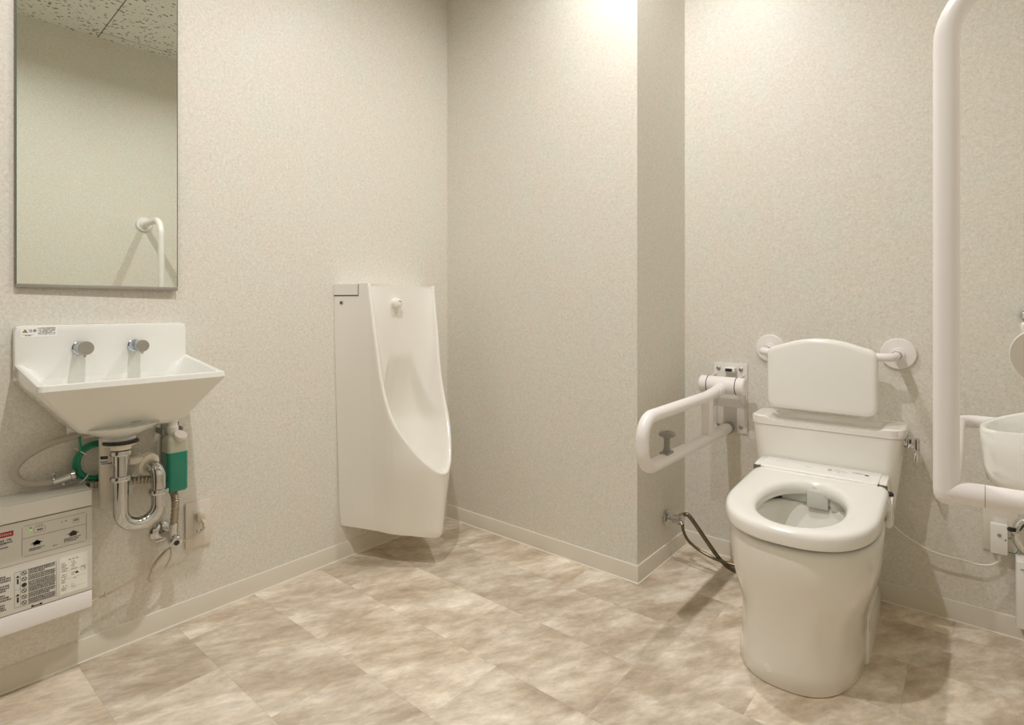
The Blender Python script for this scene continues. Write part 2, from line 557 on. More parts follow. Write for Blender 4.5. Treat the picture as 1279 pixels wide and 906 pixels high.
# ------------------------------------------------------------------ mirror
MY0, MY1, MZ0, MZ1 = 0.290, 0.669, 1.061, 1.98
t = thing('wall_mirror', 'tall rectangular frameless mirror on the wall above the washbasin', 'mirror', (XL+.003, MY0, MZ0), 0)
MB().box((XL+.003, MY0, MZ0), (XL+.008, MY1, MZ1), 0).build('glass_pane', M_MIRR, t, smooth=False)
e = MB()
e.box((XL+.001, MY0-.0025, MZ0), (XL+.0095, MY0, MZ1)); e.box((XL+.001, MY1, MZ0), (XL+.0095, MY1+.0015, MZ1))
e.build('side_edge', simple('glass_edge', (0.12, 0.15, 0.13), 0.2), t)
MB().box((XL+.001, MY0-.002, MZ0-.009), (XL+.012, MY1+.001, MZ0+.002), 0, .0008).build('bottom_rail', M_BRS, t, 'thin metal channel holding the bottom edge')
t.rotation_euler[2] = radians(-1.08)
MIRROR = t

# ------------------------------------------------------------------ washbasin (left wall)
def sink():
    y0, y1 = 0.283, 0.700
    t = thing('washbasin', 'white angular wall-hung washbasin with tall splashback under the mirror', 'basin', (XL+.002, (y0+y1)/2, .65))
    m = MB()
    X = lambda u: XL + .002 + u
    def ring(x0, x1, ya, yb, z, r=.012, dz=0.0):
        pts = rrect((x0+x1)/2, (ya+yb)/2, (x1-x0)/2, (yb-ya)/2, r, z, 4)
        for p in pts: p.z += dz*max(0, 1 - (p.x-X(0))/.3)**3
        return pts
    # outside: bottom -> rim, rim -> inside -> bowl floor
    R = []
    R.append(ring(X(0), X(.150), .400, .612, .667, .02))
    R.append(ring(X(0), X(.165), .388, .630, .673, .02))
    R.append(ring(X(0), X(.175), .378, .642, .684, .016))
    R.append(ring(X(0), X(.286), y0+.002, y1-.002, .796, .012, .008))
    R.append(ring(X(0), X(.292), y0-.001, y1+.001, .804, .012, .022))
    R.append(ring(X(.001), X(.291), y0+.001, y1-.001, .817, .012, .036))
    R.append(ring(X(.004), X(.286), y0+.006, y1-.006, .819, .012, .038))
    R.append(ring(X(.014), X(.277), y0+.015, y1-.015, .8175, .014, .038))
    R.append(ring(X(.0219), X(.272), y0+.024, y1-.024, .800, .02, .04))
    R.append(ring(X(.0219), X(.25), y0+.045, y1-.045, .775, .03, .02))
    R.append(ring(X(.024), X(.205), y0+.095, y1-.095, .715, .04))
    R.append(ring(X(.04), X(.18), y0+.12, y1-.12, .700, .05))
    R.append(ring(X(.085), X(.135), .465, .515, .693, .024))
    m.loft(R)
    m.build('basin_bowl', M_CERB, t)
    # tall splashback
    b = MB()
    def prof(u, ins):
        return [V(X(u), y0+ins, .808), V(X(u), y0+ins, .952-ins-.014), V(X(u), y0+ins+.004, .952-ins-.004), V(X(u), y0+ins+.014, .952-ins),
                V(X(u), y1-.008-ins-.014, .952-ins), V(X(u), y1-.008-ins-.004, .952-ins-.004), V(X(u), y1-.008-ins, .952-ins-.014), V(X(u), y1-.008-ins, .808)]
    b.loft([prof(0, 0), prof(.016, 0), prof(.0205, .0015), prof(.0222, .005)])
    b.build('splashback', M_CERB, t)
    # drain funnel under the bowl
    d = MB()
    cx, cy = X(.118), .487
    d.lathe([(.100, .680-.65), (.088, .668-.65), (.052, .652-.65), (.040, .644-.65), (.040, .636-.65)], (cx, cy, .65), (0,0,1), 40)
    for i in range(len(d.v)):
        if d.v[i].x < XL+.004: d.v[i].x = XL+.004
    d.build('drain_boss', M_CERB, t)
    # mounting bracket below the back edge
    k = MB()
    k.box((XL+.001, .392, .634), (XL+.030, .600, .672), 0, .004)
    k.build('mounting_foot', M_CERB, t)
    # warning sticker
    s = MB(); o = V(X(.0225), 0, 0); U = V(0,1,0); W = V(0,0,1)
    s.box((X(.0221), .296, .922), (X(.0224), .370, .947), 0)
    ys, zs = .3005, .936
    s.quad(V(X(.0227),0,0), U, W, .298, .3225, .9275, .9280, 1)
    s.add([V(X(.0228), ys-.002, .9335), V(X(.0228), ys+.009, .9335), V(X(.0228), ys+.0035, .9425)], [(0,1,2)], 1)
    s.add([V(X(.0230), ys-.0006, .9343), V(X(.0230), ys+.0076, .9343), V(X(.0230), ys+.0035, .9410)], [(0,1,2)], 2)
    s.quad(V(X(.0232),0,0), U, W, ys+.0028, ys+.0042, .9362, .9398, 1)
    glyphs(s, '注意', V(X(.0228), ys+.0105, .9342), U, W, .0078, 1, width=.0165)
    scribble(s, V(X(.0228),0,0), U, W, .304, .316, .9245, .0022, 1)
    for i in range(6):
        scribble(s, V(X(.0228),0,0), U, W, .330, .367 - (.006 if i == 3 else 0), .9435-.0033*i, .0022, 1 if i % 2 == 0 else 3)
    s.build('warning_sticker', [simple('sticker_white', (.93,.93,.91), .5), M_INK, M_YEL, M_INKL], t, 'white caution sticker with yellow triangle', smooth=False)
    # small maker's mark on the sloping front
    f0 = V(X(.175), 0, .684); f1 = V(X(.286), 0, .803)
    up = (f1-f0).normalized(); nrm = V(up.z, 0, -up.x)
    g = MB()
    glyphs(g, 'INAX', V(X(.175), .498, .684) + up*.008 + nrm*.0045, U, up, .0062, 0, width=.023)
    g.build('maker_mark', M_INK, t, smooth=False)
    # chrome overflow-free waste grate inside
    w_ = MB(); w_.lathe([(.020, 0), (.020, .002), (.010, .003), (.001, .003)], (X(.11), .49, .693), (0,0,1)); w_.build('waste_grate', M_CHR, t)
    return t
sink()

def tap(y, z, label, spout):
    t = thing('wall_tap', label, 'tap', (XL+.0242, y, z), group=None)
    o = (XL+.0242, y, z)
    MB().lathe([(.0180, 0), (.0180, .004), (.0160, .0055), (.0160, .012)], o, (1, 0, .02), 32).build('base_ring', M_TAPB, t)
    m = MB()
    if spout:
        m.lathe([(.0158, .012), (.0158, .060), (.0170, .062), (.0170, .072)], o, (1, 0, .02), 32)
    else:
        m.lathe([(.0142, .012), (.0142, .020), (.0170, .021), (.0170, .040), (.0188, .044), (.0188, .062)], o, (1, 0, .02), 32)
    m.build('tap_body', M_TAPB, t)
    h = .0722 if spout else .0622
    r = .0167 if spout else .0185
    MB().lathe([(r, h-.002), (r, h), (r-.001, h+.0012), (.001, h+.0014)], o, (1, 0, .02), 32).build('end_cap', M_BRS, t, 'brushed round end cap')
    n = MB()
    if spout:
        n.lathe([(.0065, 0), (.0065, .006), (.0055, .0075)], (XL+.0242+.060, y, z-.0150), (0, 0, -1), 20)
    else:
        n.lathe([(.0035, 0), (.0035, .0055)], (XL+.0242+.053, y, z-.0175), (0, 0, -1), 16)
    n.build('nozzle', M_CHR, t)
tap(.420, .888, 'left of the two short round wall taps on the washbasin splashback', False)
tap(.551, .888, 'right of the two short round wall taps on the washbasin splashback', True)

# ------------------------------------------------------------------ waste trap
def trap():
    tx = -1.80
    A = V(tx, .486, .636)
    t = thing('drain_trap', 'shiny chrome drain trap with U-bend hanging below the washbasin', 'pipe', tuple(A))
    MB().lathe([(.040, 0), (.042, -.003), (.042, -.006), (.034, -.007)], A+V(0,0,-.0005), (0,0,1)).build('rubber_gasket', M_DARK, t)
    MB().lathe([(.036, -.007), (.036, -.012), (.024, -.014), (.024, -.024)], A, (0,0,1)).build('waste_flange', M_CREAM, t)
    r = .0185
    B = V(tx, .486, .440)
    pth = [A+V(0,0,-.014), A+V(0,0,-.10), V(tx, .486, .455)]
    R = .0455
    cy_ = .486 + R
    ub = [V(tx, cy_ - R*cos(a), .440 - R*sin(a)) for a in [radians(180*k/18) for k in range(19)]]
    MB().tube([A+V(0,0,-.012), A+V(0,0,-.06), A+V(0,0,-.10), V(tx, .486, .53)], r-.0015, 24).build('tailpipe', M_CHR, t)
    MB().tube([V(tx, .486, .53)] + ub + [V(tx, cy_+R, .475)], r, 24).build('u_bend', M_CHR, t)
    n = MB()
    n.lathe([(r+.001, -.008), (.0245, -.006), (.0262, 0), (.0245, .006), (r+.001, .009)], A+V(0,0,-.034), (0,0,1))
    n.build('top_nut', M_CHR, t)
    n = MB(); n.lathe([(r+.001, -.008), (.0245, -.006), (.0262, 0), (.0245, .006), (r+.001, .008)], V(tx, .486, .532), (0,0,1)); n.build('middle_nut', M_CHR, t)
    n = MB(); n.lathe([(r+.001, -.008), (.0245, -.006), (.0262, 0), (.0245, .006), (r+.001, .008)], V(tx, cy_+R, .474), (0,0,1)); n.build('outlet_nut', M_CHR, t)
    yb = cy_+R
    MB().tube(fillet_path([V(tx, yb, .475), V(tx, yb, .535), V(tx-.050, yb-.018, .548)], [.026], 12), r-.0005, 24).build('outlet_elbow', M_CHR, t)
    # cream plastic union towards the wall
    c = MB(); ax = (V(-.050, -.018, .010)).normalized()
    o = V(tx-.034, yb-.011, .546)
    prof = [(.020, 0), (.0300, .002), (.0300, .020), (.026, .024), (.020, .026)]
    c.lathe(prof, o, ax, 48)
    for i in range(24):
        a = 2*pi*i/24
        q = ax.cross(V(0,0,1)).normalized(); p_ = q.cross(ax)
        d = q*cos(a) + p_*sin(a)
        c.tube([o+d*.0298+ax*.003, o+d*.0298+ax*.019], .0017, 6)
    c.build('ribbed_union', M_CREAM, t, 'cream ribbed plastic union nut')
    w_ = MB(); w_.tube([o+ax*.02, V(XL+.04, yb-.03, .556), V(XL+.001, yb-.03, .556)], .0185, 20); w_.build('wall_spigot', M_CREAM, t)
trap()

# white supply cartridge behind the trap
def cartridge():
    t = thing('water_filter_tube', 'upright white plastic tube hanging behind the chrome drain trap', 'pipe', (-1.874, .474, .44))
    MB().lathe([(.019, 0), (.021, .003), (.021, .024), (.020, .026), (.020, .194), (.018, .196)], (-1.874, .474, .44), (0,0,1)).build('tube_body', M_CREAM, t)
    s = MB()
    for k, (z0, z1, mi) in enumerate(((.560, .590, 0), (.5785, .587, 1), (.570, .5725, 1), (.5645, .567, 1))):
        rr = .0203 + (.0003 if k else 0)
        a0, a1 = (-75, 40) if k == 0 else (-66, -12) if k < 3 else (-60, 20)
        pts0 = [V(-1.874+rr*cos(radians(a)), .474+rr*sin(radians(a)), z0) for a in range(a0, a1+1, 6)]
        s.loft([pts0, [p+V(0,0,z1-z0) for p in pts0]], False, False, False, mi)
    s.build('printed_label', [M_PLAS, M_INK], t)
    b = MB(); b.box((XL+.001, .467, .50), (-1.885, .481, .512), 0, .001); b.build('wall_clip', M_CREAM, t)
    # white T-joint between tube and trap
    j = MB()
    j.tube([V(-1.856, .485, .578), V(-1.84, .512, .572)], .0155, 20)
    j.lathe([(.0155, 0), (.019, .001), (.019, .016), (.0155, .017)], (-1.846, .480, .577), (.2, 1, -.1), 24)
    j.box((-1.852, .513, .556), (-1.826, .549, .574), 0, .004)
    j.build('side_joint', M_CREAM, t)
    return t
cartridge()

# clear hang tag behind the trap
tg = MB()
tg.box((XL+.004, .520, .578), (XL+.010, .556, .655), 0, .002)
for v in tg.v: v.y += (v.z-.578)*.36
tgt = thing('hanging_tag', 'translucent pale plastic tag against the wall behind the drain trap', 'tag', (XL+.001, .52, .578))
tg.build('tag_sheet', M_SMOKE, tgt)
q = MB(); q.tube(smooth_path([V(XL+.006, .515, .582), V(XL+.012, .53, .568), V(XL+.012, .558, .565), V(XL+.008, .585, .535)], 6), .0055, 10); q.build('tube_loop', M_SMOKE, tgt)

# ------------------------------------------------------------------ green soap bottle
def bottle():
    bx, by = -1.882, .648
    t = thing('soap_bottle', 'translucent soap bottle half full of green liquid, hung right of the drain trap', 'bottle', (bx, by, .445))
    A = MB()
    rings = []
    for z, h, r in ((.455, .024, .012), (.446, .0255, .010), (.450, .028, .010), (.555, .028, .010)):
        pass
    def rr(h, hx, r, z): return rrect(bx, by, hx, h, r, z, 5)
    A.loft([rr(.0255, .0255, .010, .444), rr(.0285, .0285, .011, .448), rr(.0285, .0285, .011, .566)])
    for v in A.v:
        if v.z > .56: v.z = .562
    A.build('green_soap', M_GREEN, t, 'lower part filled with green liquid')
    B = MB()
    B.loft([rr(.0285, .0285, .011, .562), rr(.0285, .0285, .011, .596), rr(.027, .027, .012, .602), rr(.020, .020, .010, .610)], False)
    B.build('bottle_body', M_FROST, t)
    N_ = MB(); N_.lathe([(.0125, 0), (.0125, .012), (.0155, .013), (.0155, .030), (.013, .033), (.013, .046), (.0155, .047), (.0155, .052), (.009, .053)], (bx-.006, by-.004, .606), (0,0,1)); N_.build('dispenser_neck', M_PLAS, t)
    Cc = MB(); ax = V(.55, .12, .80).normalized()
    Cc.lathe([(.0145, -.022), (.0145, 0), (.0182, .001), (.0182, .010), (.0165, .012)], (bx+.020, by+.006, .606), ax); Cc.build('filler_cap', simple('pink_white_plastic', (.80,.74,.71), .4), t)
    k = MB()
    k.box((XL+.0005, by-.018, .46), (XL+.006, by+.030, .640), 0, .001)
    k.box((XL+.001, by-.034, .615), (bx+.0, by-.030, .632), 0, .001)
    k.box((XL+.001, by+.022, .618), (bx-.01, by+.027, .630), 0, .001)
    k.box((XL+.004, by-.02, .50), (XL+.032, by+.02, .52), 0, .001)
    k.build('wall_bracket', M_GREY, t)
bottle()

# ------------------------------------------------------------------ hoses under the basin
def tube_thing(name, label, cat, pts, r, mat, part, n=8, seg=12, extra=None):
    P = smooth_path(pts, n)
    t = thing(name, label, cat, tuple(P[0]))
    MB().tube(P, r, seg).build(part, mat, t)
    return t
t = tube_thing('drain_hose', 'thick grey-beige rubber hose looping left from under the washbasin to the heater', 'hose',
    [V(-1.905, .452, .650), V(-1.905, .40, .645), V(-1.905, .345, .632), V(-1.905, .295, .603), V(-1.905, .281, .572), V(-1.905, .298, .543), V(-1.905, .330, .532), V(-1.903, .362, .530)],
    .0092, M_HOSE, 'hose_tube')
c = MB()
c.tube([V(-1.903, .360, .5305), V(-1.901, .378, .5335)], .0115, 16)
c.tube([V(-1.901, .378, .534), V(-1.898, .402, .540)], .0125, 16)
c.lathe([(.013, 0), (.015, .002), (.015, .010), (.012, .012)], (-1.898, .398, .539), (.3, 1, .2), 20)
c.tube([V(-1.903, .366, .532), V(-1.900, .358, .552), V(-1.896, .364, .556)], .0035, 8)
c.tube([V(-1.90, .381, .534), V(-1.90, .381, .5195)], .006, 10)
c.build('hose_connector', M_CHR, t, 'chrome hose connector')
t = thing('soap_tube_coil', 'coiled translucent green tube tied with white ties beside the white plastic tube', 'hose', (-1.90, .455, .51))
for k in range(4):
    m = MB(); rr_ = .043 - .0042*k
    pts = [V(-1.910+.003*((k*7) % 3), .458 + (rr_+.010)*cos(a), .566 + (rr_+.012)*sin(a)*1.0) for a in [2*pi*i/40 for i in range(40)]]
    for p in pts: p.x += .004*sin(3*p.z*40+k)*.3
    m.tube(pts, .0030, 10, closed=True)
    m.build('tube_ring', M_GTUBE, t)
MB().tube(smooth_path([V(-1.898, .418, .600), V(-1.893, .416, .62), V(-1.898, .416, .645)], 5), .003, 8).build('loose_end', M_GTUBE, t)
for a in (radians(138), radians(232)):
    k = MB()
    c0 = V(-1.903, .458 + .047*cos(a), .566+.048*sin(a)); rad = V(0, cos(a), sin(a))
    k.tube([c0 + rad*.0115*cos(b) + V(1,0,0)*.0095*sin(b) for b in [2*pi*i/16 for i in range(16)]], .0018, 6, closed=True)
    k.tube([c0+rad*.011, c0+rad*.024], .0014, 6)
    k.build('cable_tie', M_PLAS, t)

def braided(name, label, pts, r, capr):
    P = smooth_path(pts, 12)
    t = thing(name, label, 'hose', tuple(P[0]))
    m = MB()
    RR = [r*(1 + .10*(1 if i % 2 else -1)) for i in range(len(P))]
    m.tube(P, RR, 14)
    m.build('flexible_tube', M_STEEL, t)
    for a, b in ((P[0], P[3]), (P[-1], P[-4])):
        n = MB(); d = (b-a).normalized()
        n.lathe([(capr, 0), (capr, .012), (capr*.85, .014)], a, d, 16)
        n.build('end_nut', M_CHR, t)
    return t
braided('supply_hose', 'ribbed steel supply hose running behind the drain trap from heater to stop valve',
        [V(-1.900, .434, .505), V(-1.905, .47, .500), V(-1.905, .53, .492), V(-1.895, .585, .486), V(-1.880, .618, .468), V(-1.872, .640, .438), V(-1.870, .645, .40), V(-1.870, .640, .332)], .0105, .0128)

def stop_valve_left():
    t = thing('stop_valve', 'chrome stop valve on round wall flange at the end of the ribbed supply hose', 'valve', (XL+.001, .640, .30))
    o = V(XL+.001, .628, .305)
    MB().lathe([(.031, 0), (.031, .003), (.024, .009), (.014, .012)], o, (1,0,0)).build('wall_flange', M_CHR, t)
    m = MB(); m.tube([o+V(.008,0,0), V(-1.868, .640, .305)], .0105, 20); m.tube([V(-1.870, .640, .290), V(-1.870, .640, .333)], .0125, 20)
    m.lathe([(.0125, 0), (.0155, .002), (.0155, .018), (.0125, .02)], (-1.880, .640, .298), (1,0,-.15), 24)
    m.build('valve_body', M_CHR, t)
    h = MB(); h.lathe([(.0175, 0), (.0185, .002), (.0185, .012), (.016, .015), (.010, .0155)], (-1.860, .640, .295), (1,0,-.15), 28)
    h.build('valve_knob', M_CHR, t)
    h = MB(); h.lathe([(.0075, 0), (.0075, .0015)], (-1.8448, .640, .2927), (1,0,-.15), 20)
    h.build('screw_slot', M_DARK, t)
    return t
stop_valve_left()

# outlet and plug on the left wall
def wall_outlet(name, label, o, u, n_, w_, h_, parts):
    """o: centre on the wall, u along the wall, n_ into the room"""
    o, u, n_ = Vector(o), Vector(u), Vector(n_); W = V(0,0,1)
    t = thing(name, label, 'outlet', tuple(o+n_*.0005))
    def bx(m, a0, a1, b0, b1, d0, d1, bev=.001, mi=0):
        q = MB().box((a0, d0, b0), (a1, d1, b1), 0, bev)
        mat = Matrix((( u.x, n_.x, 0, o.x), (u.y, n_.y, 0, o.y), (0, 0, 1, o.z), (0, 0, 0, 1)))
        m.add([mat @ v for v in q.v], q.f, mi)
    m = MB(); bx(m, -w_/2, w_/2, -h_/2, h_/2, .0005, .0075, .002); m.build('cover_plate', M_CREAM if parts == 0 else simple('ivory_plate', (.72,.66,.58), .4), t)
    m = MB(); bx(m, -w_*.2, w_*.2, -h_*.32, h_*.32, .007, .0090, .0008); m.build('socket_face', M_GPLAS, t)
    for dz in (.022, -.022):
        for du in (-.006, .006):
            m = MB(); bx(m, du-.0008, du+.0008, dz-.004, dz+.004, .0085, .0093, 0); m.build('socket_slot', M_DARK, t)
    return t, bx
t, bx = wall_outlet('wall_outlet', 'ivory wall outlet with beige plug, right of the stop valve under the washbasin', (XL, .7345, .300), (0,1,0), (1,0,0), .077, .146, 1)
t = thing('power_plug', 'beige power plug and cord from the heater, tied in a loop under the stop valve', 'cord', (-1.925, .735, .33))
m = MB()
m.box((-1.9312, .722, .312), (-1.908, .748, .338), 0, .004)
m.tube([V(-1.912, .737, .318), V(-1.900, .740, .306), V(-1.897, .738, .296)], .006, 12)
m.build('plug_body', M_CORD, t)
P = smooth_path([V(-1.897, .738, .297), V(-1.899, .725, .283), V(-1.904, .690, .270), V(-1.908, .650, .262), V(-1.905, .618, .247), V(-1.901, .590, .222), V(-1.899, .555, .205), V(-1.900, .50, .188), V(-1.900, .46, .180), V(-1.900, .433, .176)], 8)
for p in P: p.z = max(p.z, .1)
MB().tube(P, .0031, 10).build('cord', M_CORD, t)
P = smooth_path([V(-1.900, .643, .268), V(-1.893, .640, .235), V(-1.892, .618, .200), V(-1.893, .590, .180), V(-1.894, .583, .196), V(-1.897, .600, .226), V(-1.899, .632, .258)], 8)
MB().tube(P, .0030, 10).build('cord_loop', M_CORD, t)
for c0 in (V(-1.899, .592, .212), V(-1.900, .475, .184)):
    m = MB(); m.tube([c0 + V(.007*cos(b), 0, .007*sin(b)) for b in [2*pi*i/14 for i in range(14)]], .0014, 6, closed=True)
    m.build('cord_tie', M_PLAS, t)
m = MB()
m.tube([V(-1.912, .744, .318), V(-1.904, .748, .299), V(-1.908, .742, .286)], .0018, 8)
m.build('earth_wire', M_WCORD, t)

# ------------------------------------------------------------------ small water heater (left wall)
def heater():
    y0, y1, z0, z1, x1 = .03, .431, .189, .507, -1.84
    t = thing('water_heater', 'white wall-mounted water heater box covered in small print below the washbasin', 'heater', (XL+.001, (y0+y1)/2, z0))
    MB().box((XL+.001, y0, z0+.002), (x1-.012, y1-.002, z1+.003), 0, .004).build('heater_body', M_PLAS, t)
    MB().box((x1-.0115, y0, .4635), (x1, y1, z1), 0, .003).build('top_cover', M_PLAS, t)
    MB().box((x1-.0115, y0, .2375), (x1, y1, .4610), 0, .0015).build('front_panel', M_GPLAS, t, 'pale grey panel with printed instructions')
    MB().box((x1-.0115, y0, z0), (x1, y1, .2355), 0, .003).build('bottom_cover', simple('heater_bottom_white', (.82,.80,.79), .35), t)
    U, W = V(0,1,0), V(0,0,1)
    o = V(x1+.0004, 0, 0)
    def hl(m, a, b, z, th=.0006, mi=0, oo=o): m.quad(oo, U, W, a, b, z-th/2, z+th/2, mi)
    def vl(m, y, a, b, th=.0006, mi=0, oo=o): m.quad(oo, U, W, y-th/2, y+th/2, a, b, mi)
    rnd = random.Random(3)
    m = MB()
    # outline of the control panel
    for z in (.449, .372): hl(m, .289, .415, z, .0009)
    hl(m, .2865, .4175, .4178, .0011)
    for y in (.2862, .4178): vl(m, y, .375, .446, .0011)
    hl(m, .0, .431, .3585, .0009)
    # button box, mark boxes
    for z in (.4395, .4255): hl(m, .310, .331, z, .0007)
    for y in (.3095, .3315): vl(m, y, .4265, .4385, .0007)
    for z in (.4395, .4285): hl(m, .390, .401, z, .0007)
    for y in (.3895, .4015): vl(m, y, .429, .439, .0007)
    scribble(m, o, U, W, .3915, .400, .4325, .0042, 1, rnd)
    scribble(m, o, U, W, .315, .327, .4300, .0042, 1, rnd, 1)
    scribble(m, o, U, W, .314, .327, .4418, .0028, 1, rnd)
    scribble(m, o, U, W, .372, .380, .4368, .0028, 1, rnd)
    m.quad(o, U, W, .3015, .3042, .4395, .4425, 1)
    m.quad(o, U, W, .3645, .3665, .4368, .4388, 1)
    # arrows with print
    def arrow(cy, cz, w_, h_, mi):
        m.add([V(x1+.0005, cy-w_/2, cz), V(x1+.0005, cy+w_/2, cz), V(x1+.0005, cy, cz+h_*.62)], [(0,1,2)], mi)
        m.quad(V(x1+.0005,0,0), U, W, cy-w_*.28, cy+w_*.28, cz-h_*.38, cz+.0004, mi)
    arrow(.3895, .400, .026, .0145, 1)
    arrow(.315, .399, .026, .0140, 0); arrow(.315, .3997, .0215, .0112, 2)
    for i in range(3):
        scribble(m, o, U, W, .370, .406-.004*i, .3895-.0037*i, .0026, 1, rnd, .95)
        if i < 2: scribble(m, o, U, W, .300, .331-.006*i, .3865-.0037*i, .0026, 1, rnd, .95)
    scribble(m, o, U, W, .309, .321, .3985, .0026, 1, rnd)
    scribble(m, o, U, W, .343, .357, .3800, .0026, 1, rnd)
    # red heading and lines on the left
    m.quad(o, U, W, .18, .270, .4325, .4455, 3)
    scribble(m, V(x1+.0007,0,0), U, W, .185, .267, .4365, .0050, 2, rnd, .9)
    for i, z in enumerate((.4225, .4160, .4055)):
        scribble(m, o, U, W, .19, .268 - .006*(i > 1), z, .0045 if i < 2 else .003, 1, rnd, .95)
    hl(m, .243, .258, .4135, .0006)
    # instruction block with pictograms
    y00, y11 = .272, .354
    for z in (.3385, .2500): hl(m, y00, y11, z, .0008)
    hl(m, y00, y11, .2945, .0006)
    for y in (y00, .2835, y11): vl(m, y, .2500, .3385, .0008)
    for zc in (.318, .272):
        m.add([V(x1+.0005, .2740, zc+.006), V(x1+.0005, .2820, zc+.006), V(x1+.0005, .2780, zc+.012)], [(0,1,2)], 1)
        m.quad(V(x1+.0005,0,0), U, W, .2765, .2800, zc-.010, zc+.003, 1)
    for i in range(6):
        zc = .3315 - .0148*i
        cyy = .2905
        pts = [V(x1+.0006, cyy+.0052*cos(a), zc+.0052*sin(a)) for a in [2*pi*k/20 for k in range(20)]]
        inn = [V(x1+.0006, cyy+.0040*cos(a), zc+.0040*sin(a)) for a in [2*pi*k/20 for k in range(20)]]
        if i == 2: m.add(pts, [list(range(20))], 1)
        else:
            m.loft([pts, inn], False, False, True, 1)
            m.add([V(x1+.0006, cyy-.0036, zc+.0026), V(x1+.0006, cyy-.0026, zc+.0036), V(x1+.0006, cyy+.0036, zc-.0026), V(x1+.0006, cyy+.0026, zc-.0036)], [(0,1,2,3)], 1)
        for j in range(3):
            scribble(m, o, U, W, .2985, .352 - rnd.choice((0, 0, .010, .02))*(j == 2), zc+.0026-.0045*j, .0036, 1, rnd, 1)
    for i in range(15):
        if i in (3, 7, 11): continue
        scribble(m, o, U, W, .15, .266 - rnd.choice((0, .004, .010)), .3330-.0058*i, .0042, 1, rnd, 1)
    # bold mark under the block
    m.quad(o, U, W, .305, .3245, .2400, .2422, 1); m.quad(o, U, W, .304, .309, .2395, .2440, 1); m.quad(o, U, W, .321, .3255, .2395, .2440, 1)
    # rating sticker
    oo = V(x1+.0003, 0, 0)
    m.quad(oo, U, W, .3615, .4205, .2470, .3440, 4)
    scribble(m, o, U, W, .380, .400, .3325, .0032, 1, rnd)
    for i in range(15):
        z = .3260-.0050*i
        if i not in (5, 11): scribble(m, o, U, W, .3645, .3645+rnd.uniform(.008, .016), z, .0026, 1, rnd)
        if i not in (5, 8, 10, 11): scribble(m, o, U, W, .385, .385+rnd.uniform(.005, .014), z, .0024, 5, rnd)
        if i in (4, 8, 13): hl(m, .3645, .4175, z-.001, .0003, 5)
    for y in (.406, .416): vl(m, y, .298, .309, .0007)
    for z in (.298, .309): hl(m, .406, .416, z, .0007)
    scribble(m, o, U, W, .4075, .4150, .300, .0032, 1, rnd); scribble(m, o, U, W, .4075, .4150, .3045, .0032, 1, rnd)
    m.add([V(x1+.0005, .393, .293), V(x1+.0005, .402, .293), V(x1+.0005, .3975, .300)], [(0,1,2)], 5)
    m.build('printed_instructions', [M_INKL, M_INK, M_GPLAS, M_RED, simple('sticker_cream', (.82,.81,.74), .45), M_INK], t, 'black and red small print with pictograms and a white rating sticker', smooth=False, weld=False)
    l = MB(); l.lathe([(.0022, 0), (.0020, .001)], (x1, .3030, .4350), (1,0,0), 16); l.build('indicator_light', M_LED, t, 'small lit green indicator')
heater()

